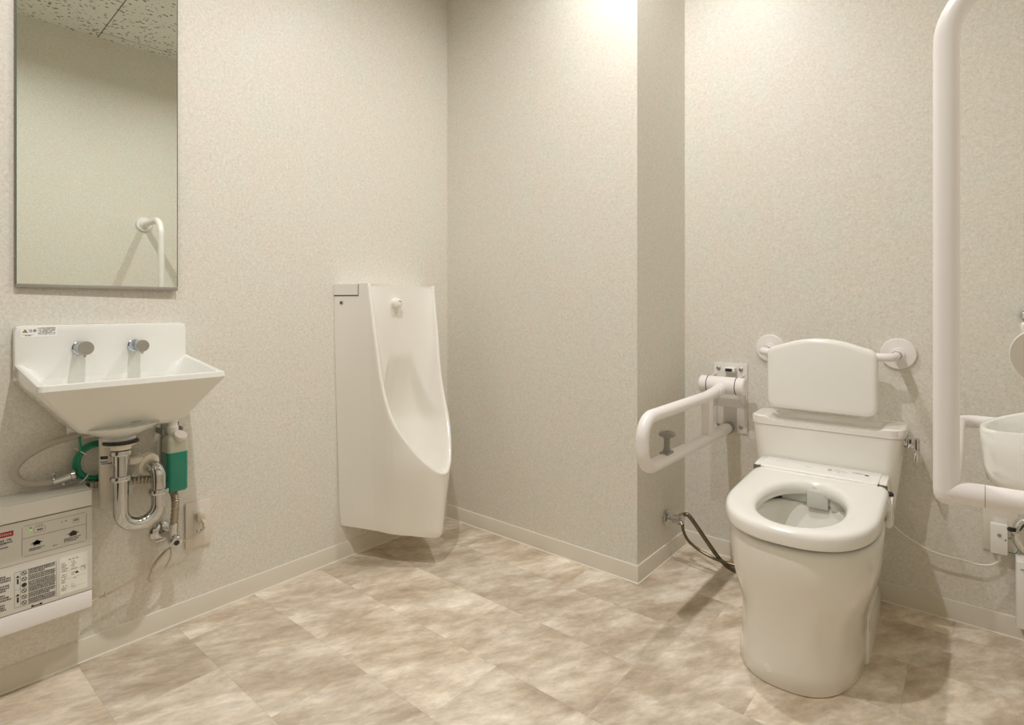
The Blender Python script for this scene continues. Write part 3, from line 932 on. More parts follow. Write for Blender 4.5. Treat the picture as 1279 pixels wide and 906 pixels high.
# ------------------------------------------------------------------ urinal
def urinal():
    cy, xw = 1.462, XL+.002
    t = thing('urinal', 'tall white wall-hung urinal in the corner, floating above the floor', 'urinal', (xw, cy, .12))
    zt = 1.092
    # rim curve seen from the side: (distance from wall, height, half width)
    rim = [(.138, 1.090, .1725), (.142, 1.06, .1712), (.152, 1.0, .169), (.163, .93, .1675), (.174, .86, .166), (.188, .77, .164), (.205, .69, .162), (.228, .62, .159),
           (.258, .555, .150), (.293, .495, .128), (.325, .443, .100), (.355, .402, .070), (.376, .376, .043), (.387, .364, .022), (.391, .360, .0)]
    rim = [(p.x, p.y, max(0.0, p.z)) for p in smooth_path([V(*q) for q in rim], 4)]
    cols = [(0.0, zt, .228), (.03, zt, .2135), (.07, zt, .196), (.10, zt, .185), (.128, zt, .1755)] + rim
    zb = .120
    def bottom_scale(z, x):
        k = max(0, min(1, (.40 - z)/.28))
        return 1 - .075*k*min(1, x/.25)
    def outer(x, w_, z):
        k = max(0, min(1, (.9 - z)/.78))
        k2 = max(0, min(1, (.44 - z)/.32)); k2 = k2*k2*(3-2*k2)
        ww = w_*(1 - .11*k)*(1 - .34*k2*min(1, x/.3)**2)
        return (x*bottom_scale(z, x), ww, z)
    rows = 18
    m = MB()
    left, right = [], []
    colL = []
    for (x, zc, w_) in cols:
        c_ = []
        for j in range(rows+1):
            f = j/rows
            z = zb + (zc-zb)*(f**1.0)
            # underside is slightly higher near the wall and rounded at the edge
            zz = z + (.015*(1 - x/.4))*(1-f)**3
            X_, W_, Z_ = outer(x, w_, zz)
            if j == 0: X_ *= .985; W_ *= .975
            c_.append((X_, W_, Z_))
        colL.append(c_)
    full = [[V(xw+a, cy-b, z) for a, b, z in c_] for c_ in colL] + [[V(xw+a, cy+b, z) for a, b, z in c_] for c_ in colL[::-1][1:]]
    m.loft(full, False, False, False)
    # underside, top and back
    n = len(colL)
    bl = [c_[0] for c_ in full]
    cen = []
    half = len(full)//2
    A = [full[i][0] for i in range(half+1)]; B = [full[len(full)-1-i][0] for i in range(half+1)]
    m.loft([A, B], False, False, False)
    k = 5
    A = [full[i][-1] for i in range(k)]; B = [full[len(full)-1-i][-1] for i in range(k)]
    m.loft([A, B], False, False, False)
    m.loft([full[0], full[-1]], False, False, False)
    # rounded rim and the cavity
    R = [V(a, -b, z) for a, z, b in [(q[0], q[1], q[2]) for q in rim]]
    R = R + [V(p.x, -p.y, p.z) for p in R[::-1][1:]]
    outer_edge = full[5:5+len(rim)] + full[len(colL):len(full)-5]
    oe = [c_[-1] for c_ in outer_edge]
    nR = len(R)
    arc = [0]
    for i in range(1, len(rim)): arc.append(arc[-1] + (R[i]-R[i-1]).length)
    tot = arc[-1]
    rings = [oe]
    def side(i): return i if i < len(rim) else nR-1-i
    def tang(i):
        a, b = R[max(i-1, 0)], R[min(i+1, nR-1)]
        return (b-a).normalized()
    th = .016
    # inward direction: towards the middle, in the plane of the rim
    inn = []
    for i in range(nR):
        tg_ = tang(i)
        nrm = V(1, 0, .55).normalized()
        d = nrm.cross(tg_)
        d = d - V(0,0,0)
        if d.dot(V(.12, 0, .85) - R[i]) < 0: d = -d
        if i == 0 or i == nR-1: d = V(0, 1 if i == 0 else -1, 0)
        inn.append(d.normalized())
    base = [V(q.x-xw, q.y-cy, q.z) for q in oe]
    up = V(.75, 0, .5)
    for f, h in ((.15, .0035), (.4, .0055), (.7, .0045), (1.0, .0), (1.15, -.006)):
        hh = [h*(.25 if side(i) == 0 else 1) for i in range(nR)]
        rings.append([V(xw, cy, 0) + base[i] + inn[i]*(th*f) + up*hh[i] for i in range(nR)])
    start = [p - V(xw, cy, 0) for p in rings[-1]]
    K = 44
    for j in range(1, K+1):
        r_ = []
        for i in range(nR):
            s_ = arc[side(i)]/tot
            zs = 1.090 - (1.090-.375)*(s_**1.05)
            if side(i) == 0: zs = 1.090
            # depth of the back of the cavity along the height
            if zs > .80: xb = .128 - .012*(1.09-zs)/.29
            elif zs > .45: xb = .116 - .022*(.80-zs)/.35
            else: xb = .094 + .10*((.45-zs)/.075)**1.5
            E_ = V(xb, 0, zs)
            S_ = start[i]
            sg = -1 if i < len(rim) else 1
            depth = max(0, S_.x - xb)
            Cc = V(S_.x - depth*.92, S_.y*.80, S_.z*.55 + zs*.45 - .20*depth - (.12*s_**3))
            tt = j/K
            p = S_*(1-tt)**2 + Cc*(2*tt*(1-tt)) + E_*tt*tt
            # the deeper channel down the middle
            hw = (.062 + .085*max(0, min(1, (.80-p.z)/.32))) if p.z < .80 else 0
            if hw > .002:
                q_ = abs(p.y)/hw
                if q_ < 1: p.x -= .055*min(1, (.80-p.z)/.26)*min(1, (1-q_)*5) * (1 if p.x < .3 else 0.2)
            if side(i) == 0: p.z = 1.092
            r_.append(V(xw, cy, 0) + p)
        rings.append(r_)
    for r_ in rings:
        for i in (0, nR-1): r_[i].z = zt
    path = [full[4][-1]] + [r_[0] for r_ in rings] + [r_[-1] for r_ in rings[::-1]] + [full[len(full)-5][-1]]
    m.add(path, [list(range(len(path)))])
    m.loft(rings, False, False, False)
    ob = m.build('urinal_bowl', M_CER, t, angle=50)
    # side access lid
    def side_pt(x, z, o_=.0008):
        ws = [(0.0, .228), (.03, .2135), (.07, .196), (.10, .185), (.128, .1755)]
        for (a, wa), (b, wb) in zip(ws, ws[1:]):
            if a <= x <= b: w_ = wa + (wb-wa)*(x-a)/(b-a); break
        X_, W_, Z_ = outer(x, w_, z)
        return V(xw+X_, cy-W_-o_, z)
    s = MB()
    xs = [.000, .03, .07, .098]
    s.loft([[side_pt(x, z, .0015) for x in xs] for z in (1.048, 1.0905)], False, False, False)
    s.loft([[side_pt(x, 1.0905, .0015) for x in xs], [side_pt(x, 1.0905, -.02)+V(0,0,.003) for x in xs]], False, False, False)
    s.build('top_lid', simple('lid_plastic', (.80,.79,.74), .35), t)
    g = MB()
    g.loft([[side_pt(x, z, .0018) for x in xs] for z in (1.0445, 1.0482)], False, False, False)
    g.loft([[side_pt(x, z, .0018) for x in (.098, .1)] for z in (1.0445, 1.0905)], False, False, False)
    g.build('lid_gap', M_DARK, t)
    sc = MB(); o = side_pt(.028, 1.018, 0)
    sc.lathe([(.0075, 0), (.0072, .002), (.0045, .0025)], o, V(.35, -.94, 0), 20); sc.build('side_screw', M_BRS, t)
    sd = MB(); sd.lathe([(.0045, .0022), (.0040, .0030)], o, V(.35, -.94, 0), 12); sd.build('screw_socket', M_DARK, t)
    # flush sensor
    o = V(xw+.125, cy-.030, 1.018)
    n = MB(); n.lathe([(.0195, -.004), (.0195, .018), (.0185, .024), (.014, .027), (.0, .028)], o, (1,0,-.05)); n.build('flush_sensor', M_SEAT, t)
    n = MB()
    pts_o = [V(o.x+.0265, o.y+.003+.0105*cos(a), o.z+.004+.0085*sin(a)) for a in [radians(10+160*i/10) for i in range(11)]]
    pts_i = [V(o.x+.0285, o.y+.003+.006*cos(a), o.z+.003+.0045*sin(a)) for a in [radians(10+160*i/10) for i in range(11)]]
    n.loft([pts_o, pts_i, [p+V(-.004,0,0) for p in pts_i], [p+V(-.004,0,0) for p in pts_o], pts_o], False, False, False)
    n.build('sensor_window', M_DARK, t)
    d = MB(); d.lathe([(.030, 0), (.030, .004), (.020, .007), (.001, .007)], (xw+.20, cy, .32), (0.15,0,1)); d.build('drain_cover', M_CER, t)
urinal()

# ------------------------------------------------------------------ toilet
TC = -0.388
def toilet():
    cx = TC
    t = thing('toilet', 'white toilet with cistern and open electronic bidet seat against the back wall', 'toilet', (cx, 2.19, 0), radians(1.2))
    # --- bowl
    m = MB()
    def ring(z, hw, yf, yc, yb, n=2.3, n2=5, hwb=None):
        pts = sup(cx, yc, hw, yc-yf, z, n, 72, n2, yb-yc)
        if hwb is not None:
            for p in pts:
                if p.y > yc:
                    f = min(1, (p.y-yc)/(.12))
                    f = f*f*(3-2*f)
                    p.x = cx + (p.x-cx)*(1 + (hwb/hw-1)*f)
        return pts
    R = [ring(0, .157, 1.572, 1.86, 2.20, 2.5, 5, .118),
         ring(.004, .160, 1.568, 1.86, 2.20, 2.5, 5, .120),
         ring(.05, .156, 1.568, 1.86, 2.20, 2.5, 5, .112),
         ring(.12, .153, 1.563, 1.855, 2.20, 2.45, 5, .104),
         ring(.18, .161, 1.552, 1.84, 2.20, 2.4, 5, .106),
         ring(.24, .176, 1.537, 1.81, 2.20, 2.35, 5, .125),
         ring(.29, .184, 1.522, 1.79, 2.20, 2.35, 5, .15),
         ring(.33, .187, 1.512, 1.78, 2.21, 2.35, 5, .17),
         ring(.385, .1895, 1.505, 1.78, 2.21, 2.35, 5, .18),
         ring(.396, .1885, 1.506, 1.78, 2.208, 2.35, 5, .178),
         ring(.400, .183, 1.512, 1.78, 2.20, 2.35, 5, .172)]
    for r_ in R:
        for p in r_: p.x -= .017*max(0, 1 - p.z/.34)
    icy = 1.715
    def inner(z, a, bf, bb): return sup(cx, icy, a, bf, z, 2.1, 72, 2.3, bb)
    R += [inner(.400, .140, .165, .192), inner(.397, .134, .158, .186), inner(.38, .132, .156, .182), inner(.33, .130, .155, .160),
          inner(.27, .112, .130, .135), inner(.22, .080, .085, .10), inner(.19, .060, .06, .075), inner(.16, .045, .045, .05)]
    m.loft(R)
    m.build('bowl', M_CER, t, angle=60)
    w_ = MB(); w_.loft([inner(.225, .082, .088, .103)], False, True); w_.build('water_surface', M_WATER, t)
    # rear floor foot
    f = MB()
    def foot(z, hw, y0, y1, r): return rrect(cx, (y0+y1)/2, hw, (y1-y0)/2, r, z, 6)
    f.loft([foot(0, .150, 1.80, 2.215, .05), foot(.06, .148, 1.83, 2.213, .05), foot(.084, .142, 1.86, 2.208, .048), foot(.093, .128, 1.90, 2.2, .045)])
    for v in f.v: v.x -= .002
    f.build('rear_foot', M_CER, t)
    # bolt caps
    b = MB(); b.lathe([(.0125, -.004), (.0125, .003), (.010, .006), (.001, .0065)], (cx-.050, 1.5765, .042), (-.10,-1,.03), 24); b.build('bolt_cap', M_SEAT, t)
    b = MB(); b.lathe([(.009, 0), (.009, .005), (.006, .008), (.001, .0085)], (cx+.120, 1.975, .088), (.25,0,1), 20); b.build('bolt_cap', M_SEAT, t)
    # --- seat ring
    s = MB()
    def sl(y): return .022*max(0, (y-1.49)/.49)
    scy = 1.74
    def so(a, yf, z, n=2.45, bk=.232):
        pts = sup(cx, scy, a, scy-yf, z, n, 96, 12, bk)
        for p in pts: p.z += sl(p.y)
        return pts
    oy = 1.703
    def si(a, bf, bb, z, n=2.15):
        pts = sup(cx+.002, oy, a, bf, z, n, 96, 2.15, bb)
        for p in pts: p.z += sl(p.y)
        return pts
    s.loft([so(.184, 1.495, .4085), so(.1875, 1.4915, .4095), so(.1888, 1.4902, .414), so(.1895, 1.4895, .434), so(.1875, 1.492, .4425), so(.1835, 1.4965, .4470), so(.177, 1.504, .4490, bk=.230), so(.165, 1.52, .4497, bk=.228),
            si(.126, .182, .202, .4490), si(.116, .172, .194, .4460), si(.109, .165, .189, .4400), si(.1055, .1615, .186, .431), si(.105, .161, .185, .414), si(.112, .168, .190, .4085), so(.176, 1.504, .4075)], False, False)
    s.build('seat', M_SEAT, t, angle=60)
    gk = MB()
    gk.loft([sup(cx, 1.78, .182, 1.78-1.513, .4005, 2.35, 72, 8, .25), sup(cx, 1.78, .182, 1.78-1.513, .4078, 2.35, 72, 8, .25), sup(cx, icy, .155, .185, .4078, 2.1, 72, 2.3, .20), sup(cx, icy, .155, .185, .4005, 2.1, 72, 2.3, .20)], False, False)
    gk.build('seat_gap_shade', M_DARK, t)  # dark strip standing in for the shade between seat and bowl
    # --- rear bidet unit
    h = MB()
    pr = [(1.976, .408), (1.974, .462), (1.977, .470), (1.984, .4745), (2.02, .4775), (2.07, .4780), (2.083, .474), (2.088, .462), (2.088, .408)]
    xs = [(-.198, .90), (-.194, .985), (-.186, 1.0), (.168, 1.0), (.177, .985), (.181, .90)]
    rings = []
    for dx, k in xs:
        rings.append([V(cx+dx, 2.03 + (y-2.03)*(.5+.5*k if k < 1 else 1), .408 + (z-.408)*k) for y, z in pr])
    h.loft(rings)
    h.build('bidet_unit', M_SEAT, t)
    pn = MB()
    ptop = [(1.9635, .4725), (1.966, .4765), (2.02, .4800), (2.072, .4803), (2.080, .4760)]
    pn.loft([[V(cx+dx, y, z) for y, z in ptop] + [V(cx+dx, 2.078, .468), V(cx+dx, 1.966, .4665)] for dx in (-.172, .158)])
    pt = pn; o = V(cx-.004, 0, .4809-.0404); U = V(1,0,0); W = V(0,1,.02)
    rnd = random.Random(5)
    for i in range(3): pt.quad(o, U, W, -.130+.013*i, -.1265+.013*i, 2.020, 2.0235, 1)
    scribble(pt, o, U, W, -.053, -.022, 2.012, .003, 1, rnd)
    for i in range(4): scribble(pt, o, U, W, .022, .034, 2.006+.006*i, .0035, 1, rnd, 1)
    for i in range(3): scribble(pt, o, U, W, .040, .082-.012*i, 2.012+.007*i, .0028, 1, rnd)
    scribble(pt, o, U, W, .088, .120, 2.024, .005, 2, rnd, 1)
    pt.quad(o, U, W, .122, .133, 2.016, 2.024, 2)
    scribble(pt, o, U, W, .050, .062, 2.000, .005, 1, rnd)
    pt.build('control_panel', [simple('panel_white', (.87,.86,.83), .28, coat=.2), M_INKL, M_INK], t, 'white lid panel with small grey and black print', weld=False)
    # hinge notches
    hb = simple('hinge_brown', (.20,.16,.12), .5)
    for sx, xx in ((-1, -.1845), (1, .1690)):
        hn = MB()
        hn.box((cx+xx-.0115, 1.9705, .454), (cx+xx+.0115, 1.9765, .4705), 0)
        hn.box((cx+xx-sx*.0105-.0015, 1.952, .455), (cx+xx-sx*.0105+.0015, 1.9735, .4745), 0)
        hn.build('hinge_gap', hb, t)
    # nozzle cover seen through the opening
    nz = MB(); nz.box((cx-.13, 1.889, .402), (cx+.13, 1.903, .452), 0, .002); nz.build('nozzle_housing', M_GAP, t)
    for a, b in ((-.018, .040), (.046, .092)):
        nz = MB(); nz.box((cx+a, 1.8830, .391), (cx+b, 1.8885, .443), 0, .003); nz.build('nozzle_flap', simple('flap_grey', (.66,.66,.62), .3), t)
    # side controls
    sd = MB(); sd.box((cx+.182, 1.885, .392), (cx+.197, 1.965, .440), 0, .004)
    for v in sd.v: v.z += (v.y-1.93)*.35
    sd.build('side_unit', M_SEAT, t)
    sd = MB(); sd.lathe([(.009, 0), (.009, .004), (.006, .007), (.001, .008)], (cx+.188, 1.958, .451), (.2,-.2,1), 20); sd.build('side_sensor', M_DARK, t)
    hs = MB(); hs.tube(smooth_path([V(cx+.188, 1.888, .378), V(cx+.192, 1.93, .368), V(cx+.192, 1.98, .38), V(cx+.187, 2.03, .42), V(cx+.177, 2.05, .44)], 6), .0035, 8); hs.build('side_tube', M_SEAT, t)
    # --- cistern
    c = MB(); tcx = cx-.013
    def tk(z, hw, yf, r): return rrect(tcx, (yf+2.266)/2, hw, (2.266-yf)/2, r, z, 8)
    c.loft([tk(.338, .186, 2.118, .03), tk(.343, .194, 2.108, .036), tk(.355, .199, 2.103, .038), tk(.46, .213, 2.096, .04), tk(.585, .227, 2.0900, .044)])
    c.build('cistern', M_CER, t)
    # lid with scooped front
    l = MB(); NX, NY = 60, 14
    hw, yf, yb = .2285, 2.088, 2.267
    def outline(z, g=0.0): return rrect(tcx, (yf+yb)/2, hw-g, (yb-yf)/2-g, .045, z, 8)
    grid = []
    def top(u, v):
        # u -1..1 across, v 0 front ..1 back
        z = .6175
        e = min(1, max(0, (abs(u+.0)-.66)/.12)); e = e*e*(3-2*e)
        d = min(1, max(0, (v-.60)/.22)); d = d*d*(3-2*d)
        g_ = min(1, max(0, v/.10)); return z - (.010 + .0075*g_)*(1-e)*(1-d)
    NX, NY, rc = 72, 26, .045
    hy = (yb-yf)/2
    cols = []
    for a in range(NX+1):
        x = -hw*cos(pi*a/NX) if False else hw*(2*a/NX-1)
        x = hw*sin(x/hw*pi/2)
        ex = max(0, abs(x)-(hw-rc)); cut = rc - sqrt(max(0, rc*rc-ex*ex))
        col_ = []
        for b_ in range(NY+1):
            yy = yf+cut + (yb-yf-2*cut)*b_/NY
            inset = min(hw-abs(x), yy-yf-cut, yb-cut-yy)
            edge = .0035*(1-min(1, inset/.006))**2
            col_.append(V(tcx+x, yy, top(x/hw, (yy-yf)/(yb-yf)) - edge))
        cols.append(col_)
    l.loft(cols, False, False, False)
    rim_ = [c_[0] for c_ in cols] + [p for p in cols[-1][1:-1]] + [c_[-1] for c_ in cols[::-1]] + [p for p in cols[0][1:-1][::-1]]
    l.loft([[V(p.x, p.y, .5885) for p in rim_], rim_], True, False)
    l.build('cistern_lid', M_CER, t, angle=50)
    sm_ = MB(); sm_.loft([rrect(tcx, (2.0905+2.266)/2, .2265, (2.266-2.0905)/2, .043, z, 8) for z in (.5845, .5885)]); sm_.build('lid_joint', simple('joint_grey', (.68,.66,.61), .6), t)  # thin grey joint strip below the cistern lid
    # flush lever
    v = MB(); v.lathe([(.013, 0), (.013, .010), (.009, .012)], (tcx+.2225, 2.135, .572), (1,0,0), 20)
    v.box((tcx+.2335, 2.122, .560), (tcx+.254, 2.150, .590), 0, .003)
    v.build('lever_hub', M_CHR, t)
    v = MB(); v.box((tcx+.2500, 2.118, .518), (tcx+.2640, 2.150, .592), 0, .003); v.build('flush_lever', M_CHR, t, 'chrome flush lever')
    return t
toilet()

# ------------------------------------------------------------------ backrest
def backrest():
    zc = .838
    t = thing('padded_back_support', 'white padded backrest on a wall rail above the cistern', 'backrest', (-.405, YB, zc))
    # pad outline (arched top)
    def pad(y, g):
        x0, x1, zb, zs, zm = -.580+g, -.246-g, .643+g, .858-g, .888-g
        r = max(.004, .032-g); out = []
        for k in range(9):
            a = radians(180+90*k/8); out.append(V(x0+r+r*cos(a), y, zb+r+r*sin(a)))
        for k in range(9):
            a = radians(270+90*k/8); out.append(V(x1-r+r*cos(a), y, zb+r+r*sin(a)))
        for k in range(9):
            a = radians(0+78*k/8); out.append(V(x1-r+r*cos(a), y, zs-r+r*sin(a)+.006))
        for k in range(1, 14):
            f = k/14; x = (x1-r) + ((x0+r)-(x1-r))*f
            out.append(V(x, y, zs + (zm-zs)*(1-(2*f-1)**2) + .005))
        for k in range(9):
            a = radians(102+78*k/8); out.append(V(x0+r+r*cos(a), y, zs-r+r*sin(a)+.006))
        return out
    m = MB(); m.loft([pad(2.168, .006), pad(2.166, .002), pad(2.160, 0), pad(2.134, 0), pad(2.127, .0025), pad(2.123, .008), pad(2.1215, .018)])
    m.build('back_pad', M_SEAT, t, angle=60)
    r = MB()
    for (xf, sx) in ((-.607, 1), (-.203, -1)):
        P = fillet_path([V(xf, YB-.004, zc+.006), V(xf, 2.150, zc), V(xf+sx*.09, 2.150, zc)], [.028], 8)
        q = MB(); q.tube(P, .0135, 20); q.build('support_rod', M_PIPE, t)
        q = MB(); q.tube([V(xf, 2.214, zc+.0035), V(xf, 2.217, zc+.0035)], .0142, 20); q.tube([V(xf, 2.196, zc+.002), V(xf, 2.198, zc+.002)], .0142, 20); q.build('joint_ring', M_DARK, t)
        q = MB(); q.lathe([(.052, 0), (.052, .006), (.049, .010), (.020, .013), (.019, .020)], (xf, YB-.001, zc+.006), (0,-1,0), 40); q.build('wall_flange', M_PIPE, t)
backrest()

# ------------------------------------------------------------------ fold-down grab bar
def flip_bar():
    bx_, r = -.752, .0195
    t = thing('folding_grab_bar', 'white fold-down U-shaped grab bar with grey hook left of the toilet', 'grab bar', (bx_, YB, .64))
    p = MB()
    x0, x1, z0, z1 = -.822, -.690, .502, .778
    p.box((x0, YB-.007, .60), (x1, YB-.0005, z1), 0, .002)
    p.box((x0, YB-.007, z0), (x0+.040, YB-.0005, .602), 0, .002)
    p.box((x1-.040, YB-.007, z0), (x1, YB-.0005, .602), 0, .002)
    p.box((x0+.038, YB-.006, z0+.004), (x1-.038, YB-.0005, .602), 1, .001)
    p.build('wall_plate', [simple('plate_white', (.76,.74,.71), .35), simple('plate_inner', (.52,.49,.44), .45)], t)
    # cheeks that carry the pivot
    for xx in (x0+.012, x1-.012):
        c = MB(); c.add([V(xx-.002, YB-.006, .735), V(xx-.002, YB-.110, .725), V(xx-.002, YB-.110, .685), V(xx-.002, YB-.006, .605),
                         V(xx+.002, YB-.006, .735), V(xx+.002, YB-.110, .725), V(xx+.002, YB-.110, .685), V(xx+.002, YB-.006, .605)],
                        [(0,1,2,3), (7,6,5,4), (0,4,5,1), (1,5,6,2), (2,6,7,3), (3,7,4,0)]); c.build('pivot_cheek', M_PIPE, t, smooth=False)
    for (sx_, sz) in ((x0+.02, .755), (x1-.024, .755), (x1-.024, .528), (x0+.02, .528)):
        s = MB(); s.lathe([(.0078, 0), (.0078, .002), (.005, .0045), (.001, .005)], (sx_, YB-.0072, sz), (0,-1,0), 16); s.build('screw', M_BRS, t)
    l = MB(); l.box((bx_-.022, YB-.034, .742), (bx_+.022, YB-.007, .762), 0, .004); l.build('release_latch', M_PIPE, t)
    l = MB(); l.box((bx_-.014, YB-.0355, .746), (bx_+.012, YB-.0335, .758), 0, .001); l.build('latch_button', M_DARK, t)
    # pivot drum
    yd, zd = 2.168, .700
    d = MB(); d.lathe([(.028, -.086), (.033, -.082), (.033, .082), (.028, .086)], (bx_, yd, zd), (1,0,0), 40); d.build('pivot_drum', M_PIPE, t)
    for dx in (-.054, .054):
        d = MB(); d.tube([V(bx_+dx-.0014, yd, zd), V(bx_+dx+.0014, yd, zd)], .0335, 40)
        d.build('drum_ring', M_DARK, t)
    # U shaped bar
    zt, zl, ye = .672, .522, 1.497
    P = fillet_path([V(bx_, 2.150, .690), V(bx_, 2.00, zt+.004), V(bx_, ye, zt), V(bx_, ye, zl), V(bx_, 2.00, zl+.001), V(bx_, 2.212, zl+.004)], [.2, .062, .062, .4], 10)
    b = MB(); b.tube(P, r, 24); b.build('grab_loop', M_PIPE, t)
    d = MB(); d.tube([V(bx_, 2.150, .691), V(bx_, 2.085, .681)], r+.003, 24); d.build('drum_collar', M_PIPE, t)
    ps = MB(); ps.box((bx_-.016, 1.990, zl), (bx_+.016, 2.030, zt), 0, .004); ps.build('brace', M_PIPE, t)
    e = MB(); e.tube([V(bx_, 2.212, zl+.004), V(bx_, 2.240, zl+.004)], .0235, 24); e.build('rest_cap', M_GREY, t, 'grey rubber stop cap')
    e = MB(); e.tube([V(bx_, 2.135, zl+.003), V(bx_, 2.212, zl+.004)], r+.0015, 24); e.build('lower_collar', M_PIPE, t)
    # hook post
    h = MB()
    yk = 1.665
    h.box((bx_-.014, yk-.026, zl+r-.004), (bx_+.014, yk+.022, zl+r+.005), 0, .003)
    h.lathe([(.013, 0), (.010, .012), (.0095, .036), (.012, .044), (.0245, .048), (.0265, .053), (.0255, .059), (.020, .0615), (.006, .062), (.005, .058)], (bx_, yk, zl+r+.004), (0,0,1), 32)
    h.build('hook_knob', M_GREY, t, 'grey spool-shaped hook')
flip_bar()

# ------------------------------------------------------------------ toilet supply valve
def supply():
    o = V(XJ+.001, 2.085, .170)
    t = thing('toilet_supply_valve', 'chrome supply valve on the side wall left of the toilet', 'valve', tuple(o))
    MB().lathe([(.031, 0), (.031, .003), (.024, .009), (.014, .012)], o, (1,0,0)).build('wall_flange', M_CHR, t)
    m = MB(); m.tube([o+V(.006,0,0), o+V(.040,0,0)], .008, 16)
    m.lathe([(.0105, .030), (.0175, .032), (.0175, .058), (.013, .062)], o, (1,0,0), 24)
    m.build('valve_body', M_CHR, t)
    n = MB(); n.tube([o+V(.046,0,.006), o+V(.062, -.004, .022), o+V(.078,-.006,.030)], .0088, 16); n.tube([o+V(.060,0,-.004), o+V(.070,-.004,-.014)], .0085, 16)
    n.build('branch_nut', M_CHR, t)
    a = tube_thing('toilet_water_hose', 'dark metal hose arching from the supply valve to the toilet', 'hose',
        [o+V(.078,-.006,.030), o+V(.092,-.006,.031), o+V(.115,-.004,.008), o+V(.165,.0,-.055), o+V(.215,.004,-.112), o+V(.27,.008,-.138), o+V(.36,.012,-.140)], .0078, M_DKHOSE, 'hose_tube')
    a = tube_thing('bidet_water_hose', 'thin dark hose sagging below from the supply valve to the toilet', 'hose',
        [o+V(.070,-.004,-.014), o+V(.074,-.006,-.036), o+V(.094,-.008,-.066), o+V(.135,-.008,-.090), o+V(.19,-.010,-.105), o+V(.24,-.010,-.108), o+V(.30,-.004,-.112), o+V(.38,.0,-.11)], .0055, M_DKHOSE, 'hose_tube')
supply()

# ------------------------------------------------------------------ right side: outlet, plug, cord
t, bx = wall_outlet('wall_outlet', 'ivory wall outlet with white plug adapter, right of the toilet', (.055, YB, .316), (1,0,0), (0,-1,0), .083, .130, 1)
t = thing('plug_adapter', 'white leakage-breaker plug in the outlet right of the toilet', 'plug', (.053, YB-.01, .30))
m = MB(); m.box((.031, YB-.036, .253), (.071, YB-.0098, .343), 0, .003); m.build('plug_body', M_SEAT, t)
m = MB(); m.lathe([(.005, 0), (.005, .0015)], (.052, YB-.0362, .311), (0,-1,0), 16); m.build('test_button', M_BRS, t)
m = MB(); m.lathe([(.002, 0), (.002, .001)], (.066, YB-.0362, .300), (0,-1,0), 10); m.build('pilot_dot', M_DARK, t)
m = MB()
for k in range(4): m.tube([V(.052, YB-.024, .2525-.006*k), V(.0522, YB-.024, .2485-.006*k)], .0065-.0006*k, 12)
m.tube([V(.052, YB-.024, .2525), V(.052, YB-.024, .228)], .0045, 12)
m.build('strain_relief', M_WCORD, t)
tube_thing('toilet_power_cord', 'white power cord sagging from the toilet to the outlet plug', 'cord',
    [V(-.215, 2.215, .285), V(-.19, 2.215, .262), V(-.15, 2.22, .238), V(-.10, 2.225, .218), V(-.04, 2.228, .214), V(.005, 2.235, .208), V(.035, 2.243, .214), V(.052, YB-.024, .230)], .0036, M_WCORD, 'cord', 8, 10)
t = thing('earth_wire', 'thin teal earth wire looping beside the outlet', 'cord', (.085, YB-.02, .27))
MB().tube(smooth_path([V(.074, YB-.012, .300), V(.084, YB-.022, .303), V(.096, YB-.02, .285), V(.090, YB-.02, .262), V(.074, YB-.012, .258)], 6), .0013, 8).build('wire', simple('teal_wire', (.02,.24,.22), .4), t)

# ------------------------------------------------------------------ right side: hand rail round the corner basin
def rail():
    r, X0, Yn, Yfar, zl, zt = .0176, -.0385, 1.16, 1.90, .700, 1.535
    t = thing('basin_grab_rail', 'large white tubular grab rail with tall upright around the corner basin at right', 'grab bar', (X0, Yn, zl))
    P = fillet_path([V(XR-.004, Yn, zt), V(X0, Yn, zt), V(X0, Yn, zl+.0)], [.10], 14)
    m = MB(); m.tube(P, r, 32)
    m.build('upright_tube', M_PIPE, t)
    e = MB(); e.tube([V(X0, Yn, zl+.002), V(X0, Yn, zl-.008), V(X0, Yn, zl-.016), V(X0, Yn, zl-.0205), V(X0, Yn, zl-.0225)], [r, r*.97, r*.80, r*.5, .002], 32)
    e.build('elbow_cap', M_PIPE, t)
    m = MB(); m.tube([V(X0, Yn, zl), V(X0+.012, Yn, zl), V(XR-.004, Yn, zl)], r, 32); m.build('lower_near_tube', M_PIPE, t)
    m = MB(); m.tube([V(X0+.048, Yn, zl), V(X0+.0487, Yn, zl)], r+.0004, 32); m.build('joint_line', M_GREY, t)
    P = fillet_path([V(X0, Yn+.01, zl), V(X0, Yfar, zl), V(XR-.004, Yfar, zl)], [.05], 12)
    m = MB(); m.tube(P, r-.0012, 32); m.build('far_tube', M_PIPE, t)
    for (y, z) in ((Yn, zt), (Yn, zl), (Yfar, zl)):
        q = MB(); q.lathe([(.046, 0), (.046, .007), (.043, .011), (.024, .014), (.022, .03)], (XR-.0012, y, z), (-1,0,0), 40); q.build('wall_flange', M_PIPE, t)
rail()

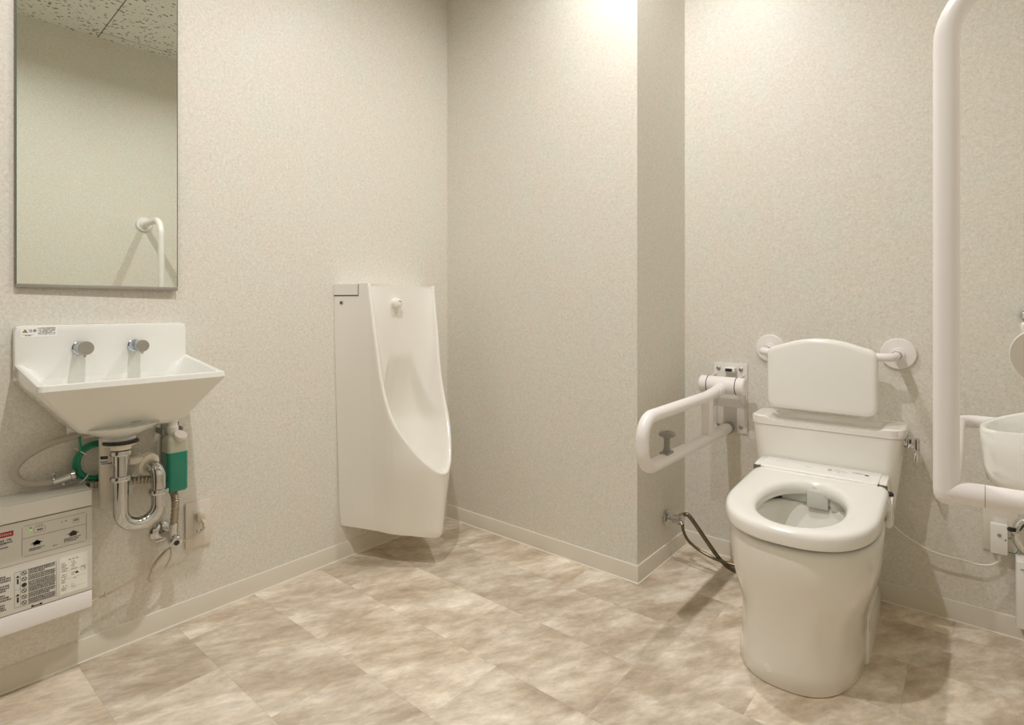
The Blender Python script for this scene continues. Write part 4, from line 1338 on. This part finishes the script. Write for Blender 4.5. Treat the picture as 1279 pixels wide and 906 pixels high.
# ------------------------------------------------------------------ small round basin on the right wall
def corner_basin():
    cyb = 1.615
    t = thing('corner_basin', 'small white round-fronted hand basin inside the grab rail at right', 'basin', (XR, cyb, .60))
    x1 = XR-.002
    def ring(z, f, tilt=0.0):
        pts = []
        for k in range(49):
            a = radians(-90 + 180*k/48)
            ca, sa = cos(a), sin(a)
            nx = abs(ca)**(2/2.3); ny = abs(sa)**(2/2.3)*(1 if sa >= 0 else -1)
            dx = .304*f*nx; y = cyb + .195*f*ny
            zz = z + tilt*(.304 - dx)
            pts.append(V(x1-dx, y, zz))
        return pts
    m = MB()
    R = [ring(.612, .86), ring(.616, .92), ring(.630, .965), ring(.66, .985), ring(.70, .995, .1), ring(.733, 1.0, .2), ring(.738, .995, .22), ring(.7385, .975, .22), ring(.735, .955, .22), ring(.70, .93, .1), ring(.65, .86), ring(.63, .6), ring(.625, .2)]
    m.loft(R)
    m.build('basin_bowl', M_CERB, t, angle=60)
    b = MB(); b.box((x1-.03, cyb-.2, .66), (x1, cyb+.2, .83), 0, .01); b.build('splashback', M_CERB, t)
    return t
corner_basin()
# waste trap under it
t = thing('basin_trap', 'chrome curved waste trap below the small basin at the right edge', 'pipe', (.11, 1.62, .60))
m = MB()
cxx, cz = .112, .512
m.tube([V(cxx+.006, 1.62, .600), V(cxx+.006, 1.62, .556)], .017, 20)
arcp = [V(cxx + .040*cos(a), 1.62, cz + .040*sin(a)) for a in [radians(80 + 200*k/20) for k in range(21)]]
m.tube(arcp + [V(cxx+.05, 1.62, cz-.040), V(XR-.002, 1.62, cz-.040)], .0165, 20)
m.build('trap_tube', M_CHR, t)
m = MB(); m.lathe([(.005, -.004), (.005, .004), (.004, .006)], (cxx-.055, 1.608, cz+.010), (-1,-.6,.2), 16); m.build('cleanout_plug', M_DARK, t)
# wall box below
t = thing('wall_box', 'white plastic box on the back wall at the right edge, below the basin', 'box', (.15, YB, .06))
MB().box((.088, 2.195, .062), (.28, YB-.0075, .258), 0, .004).build('box_body', M_SEAT, t)
m = MB(); m.box((.0975, 2.1935, .236), (.275, 2.195, .238), 0); m.build('lid_seam', M_INKL, t)
m = MB(); scribble(m, V(0, 2.1944, 0), V(1,0,0), V(0,0,1), .108, .125, .080, .005, 0); m.build('small_print', M_INK, t, smooth=False)
# round fitting
t = thing('round_wall_fitting', 'round white disc-shaped fitting with flat grey-beige face above the small basin', 'dispenser', (XR, 1.62, .9))
ax = V(-.55, -.83, -.08).normalized()
o = V(.103, 1.60, .895)
m = MB(); m.lathe([(.050, -.022), (.058, -.020), (.060, -.014), (.060, -.002), (.058, 0)], o, ax, 48); m.build('disc_body', M_SEAT, t)
m = MB(); m.lathe([(.0572, 0), (.0565, .0012), (.001, .0016)], o, ax, 48); m.build('disc_face', simple('grey_beige_face', (.50,.455,.38), .45), t, 'flat grey-beige face')
m = MB(); m.lathe([(.012, 0), (.014, .003), (.014, .016), (.010, .020)], (.086, 1.625, .948), (0,0,1), 24)
m.tube(smooth_path([V(.125, 1.622, .90), V(.18, 1.66, .93), V(XR-.002, 1.68, .95)], 6), .016, 16)
m.build('arm', M_SEAT, t)
t = thing('ring_hook', 'small chrome ring fitting on the back wall at the right edge', 'hook', (.11, YB, .975))
m = MB(); m.lathe([(.013, .0), (.013, .010), (.010, .012)], (.112, YB-.001, .975), (0,-1,0), 24); m.build('ring_base', M_CHR, t)
m = MB(); m.lathe([(.0085, .012), (.0085, .014)], (.112, YB-.001, .975), (0,-1,0), 24); m.build('ring_face', M_GPLAS, t)
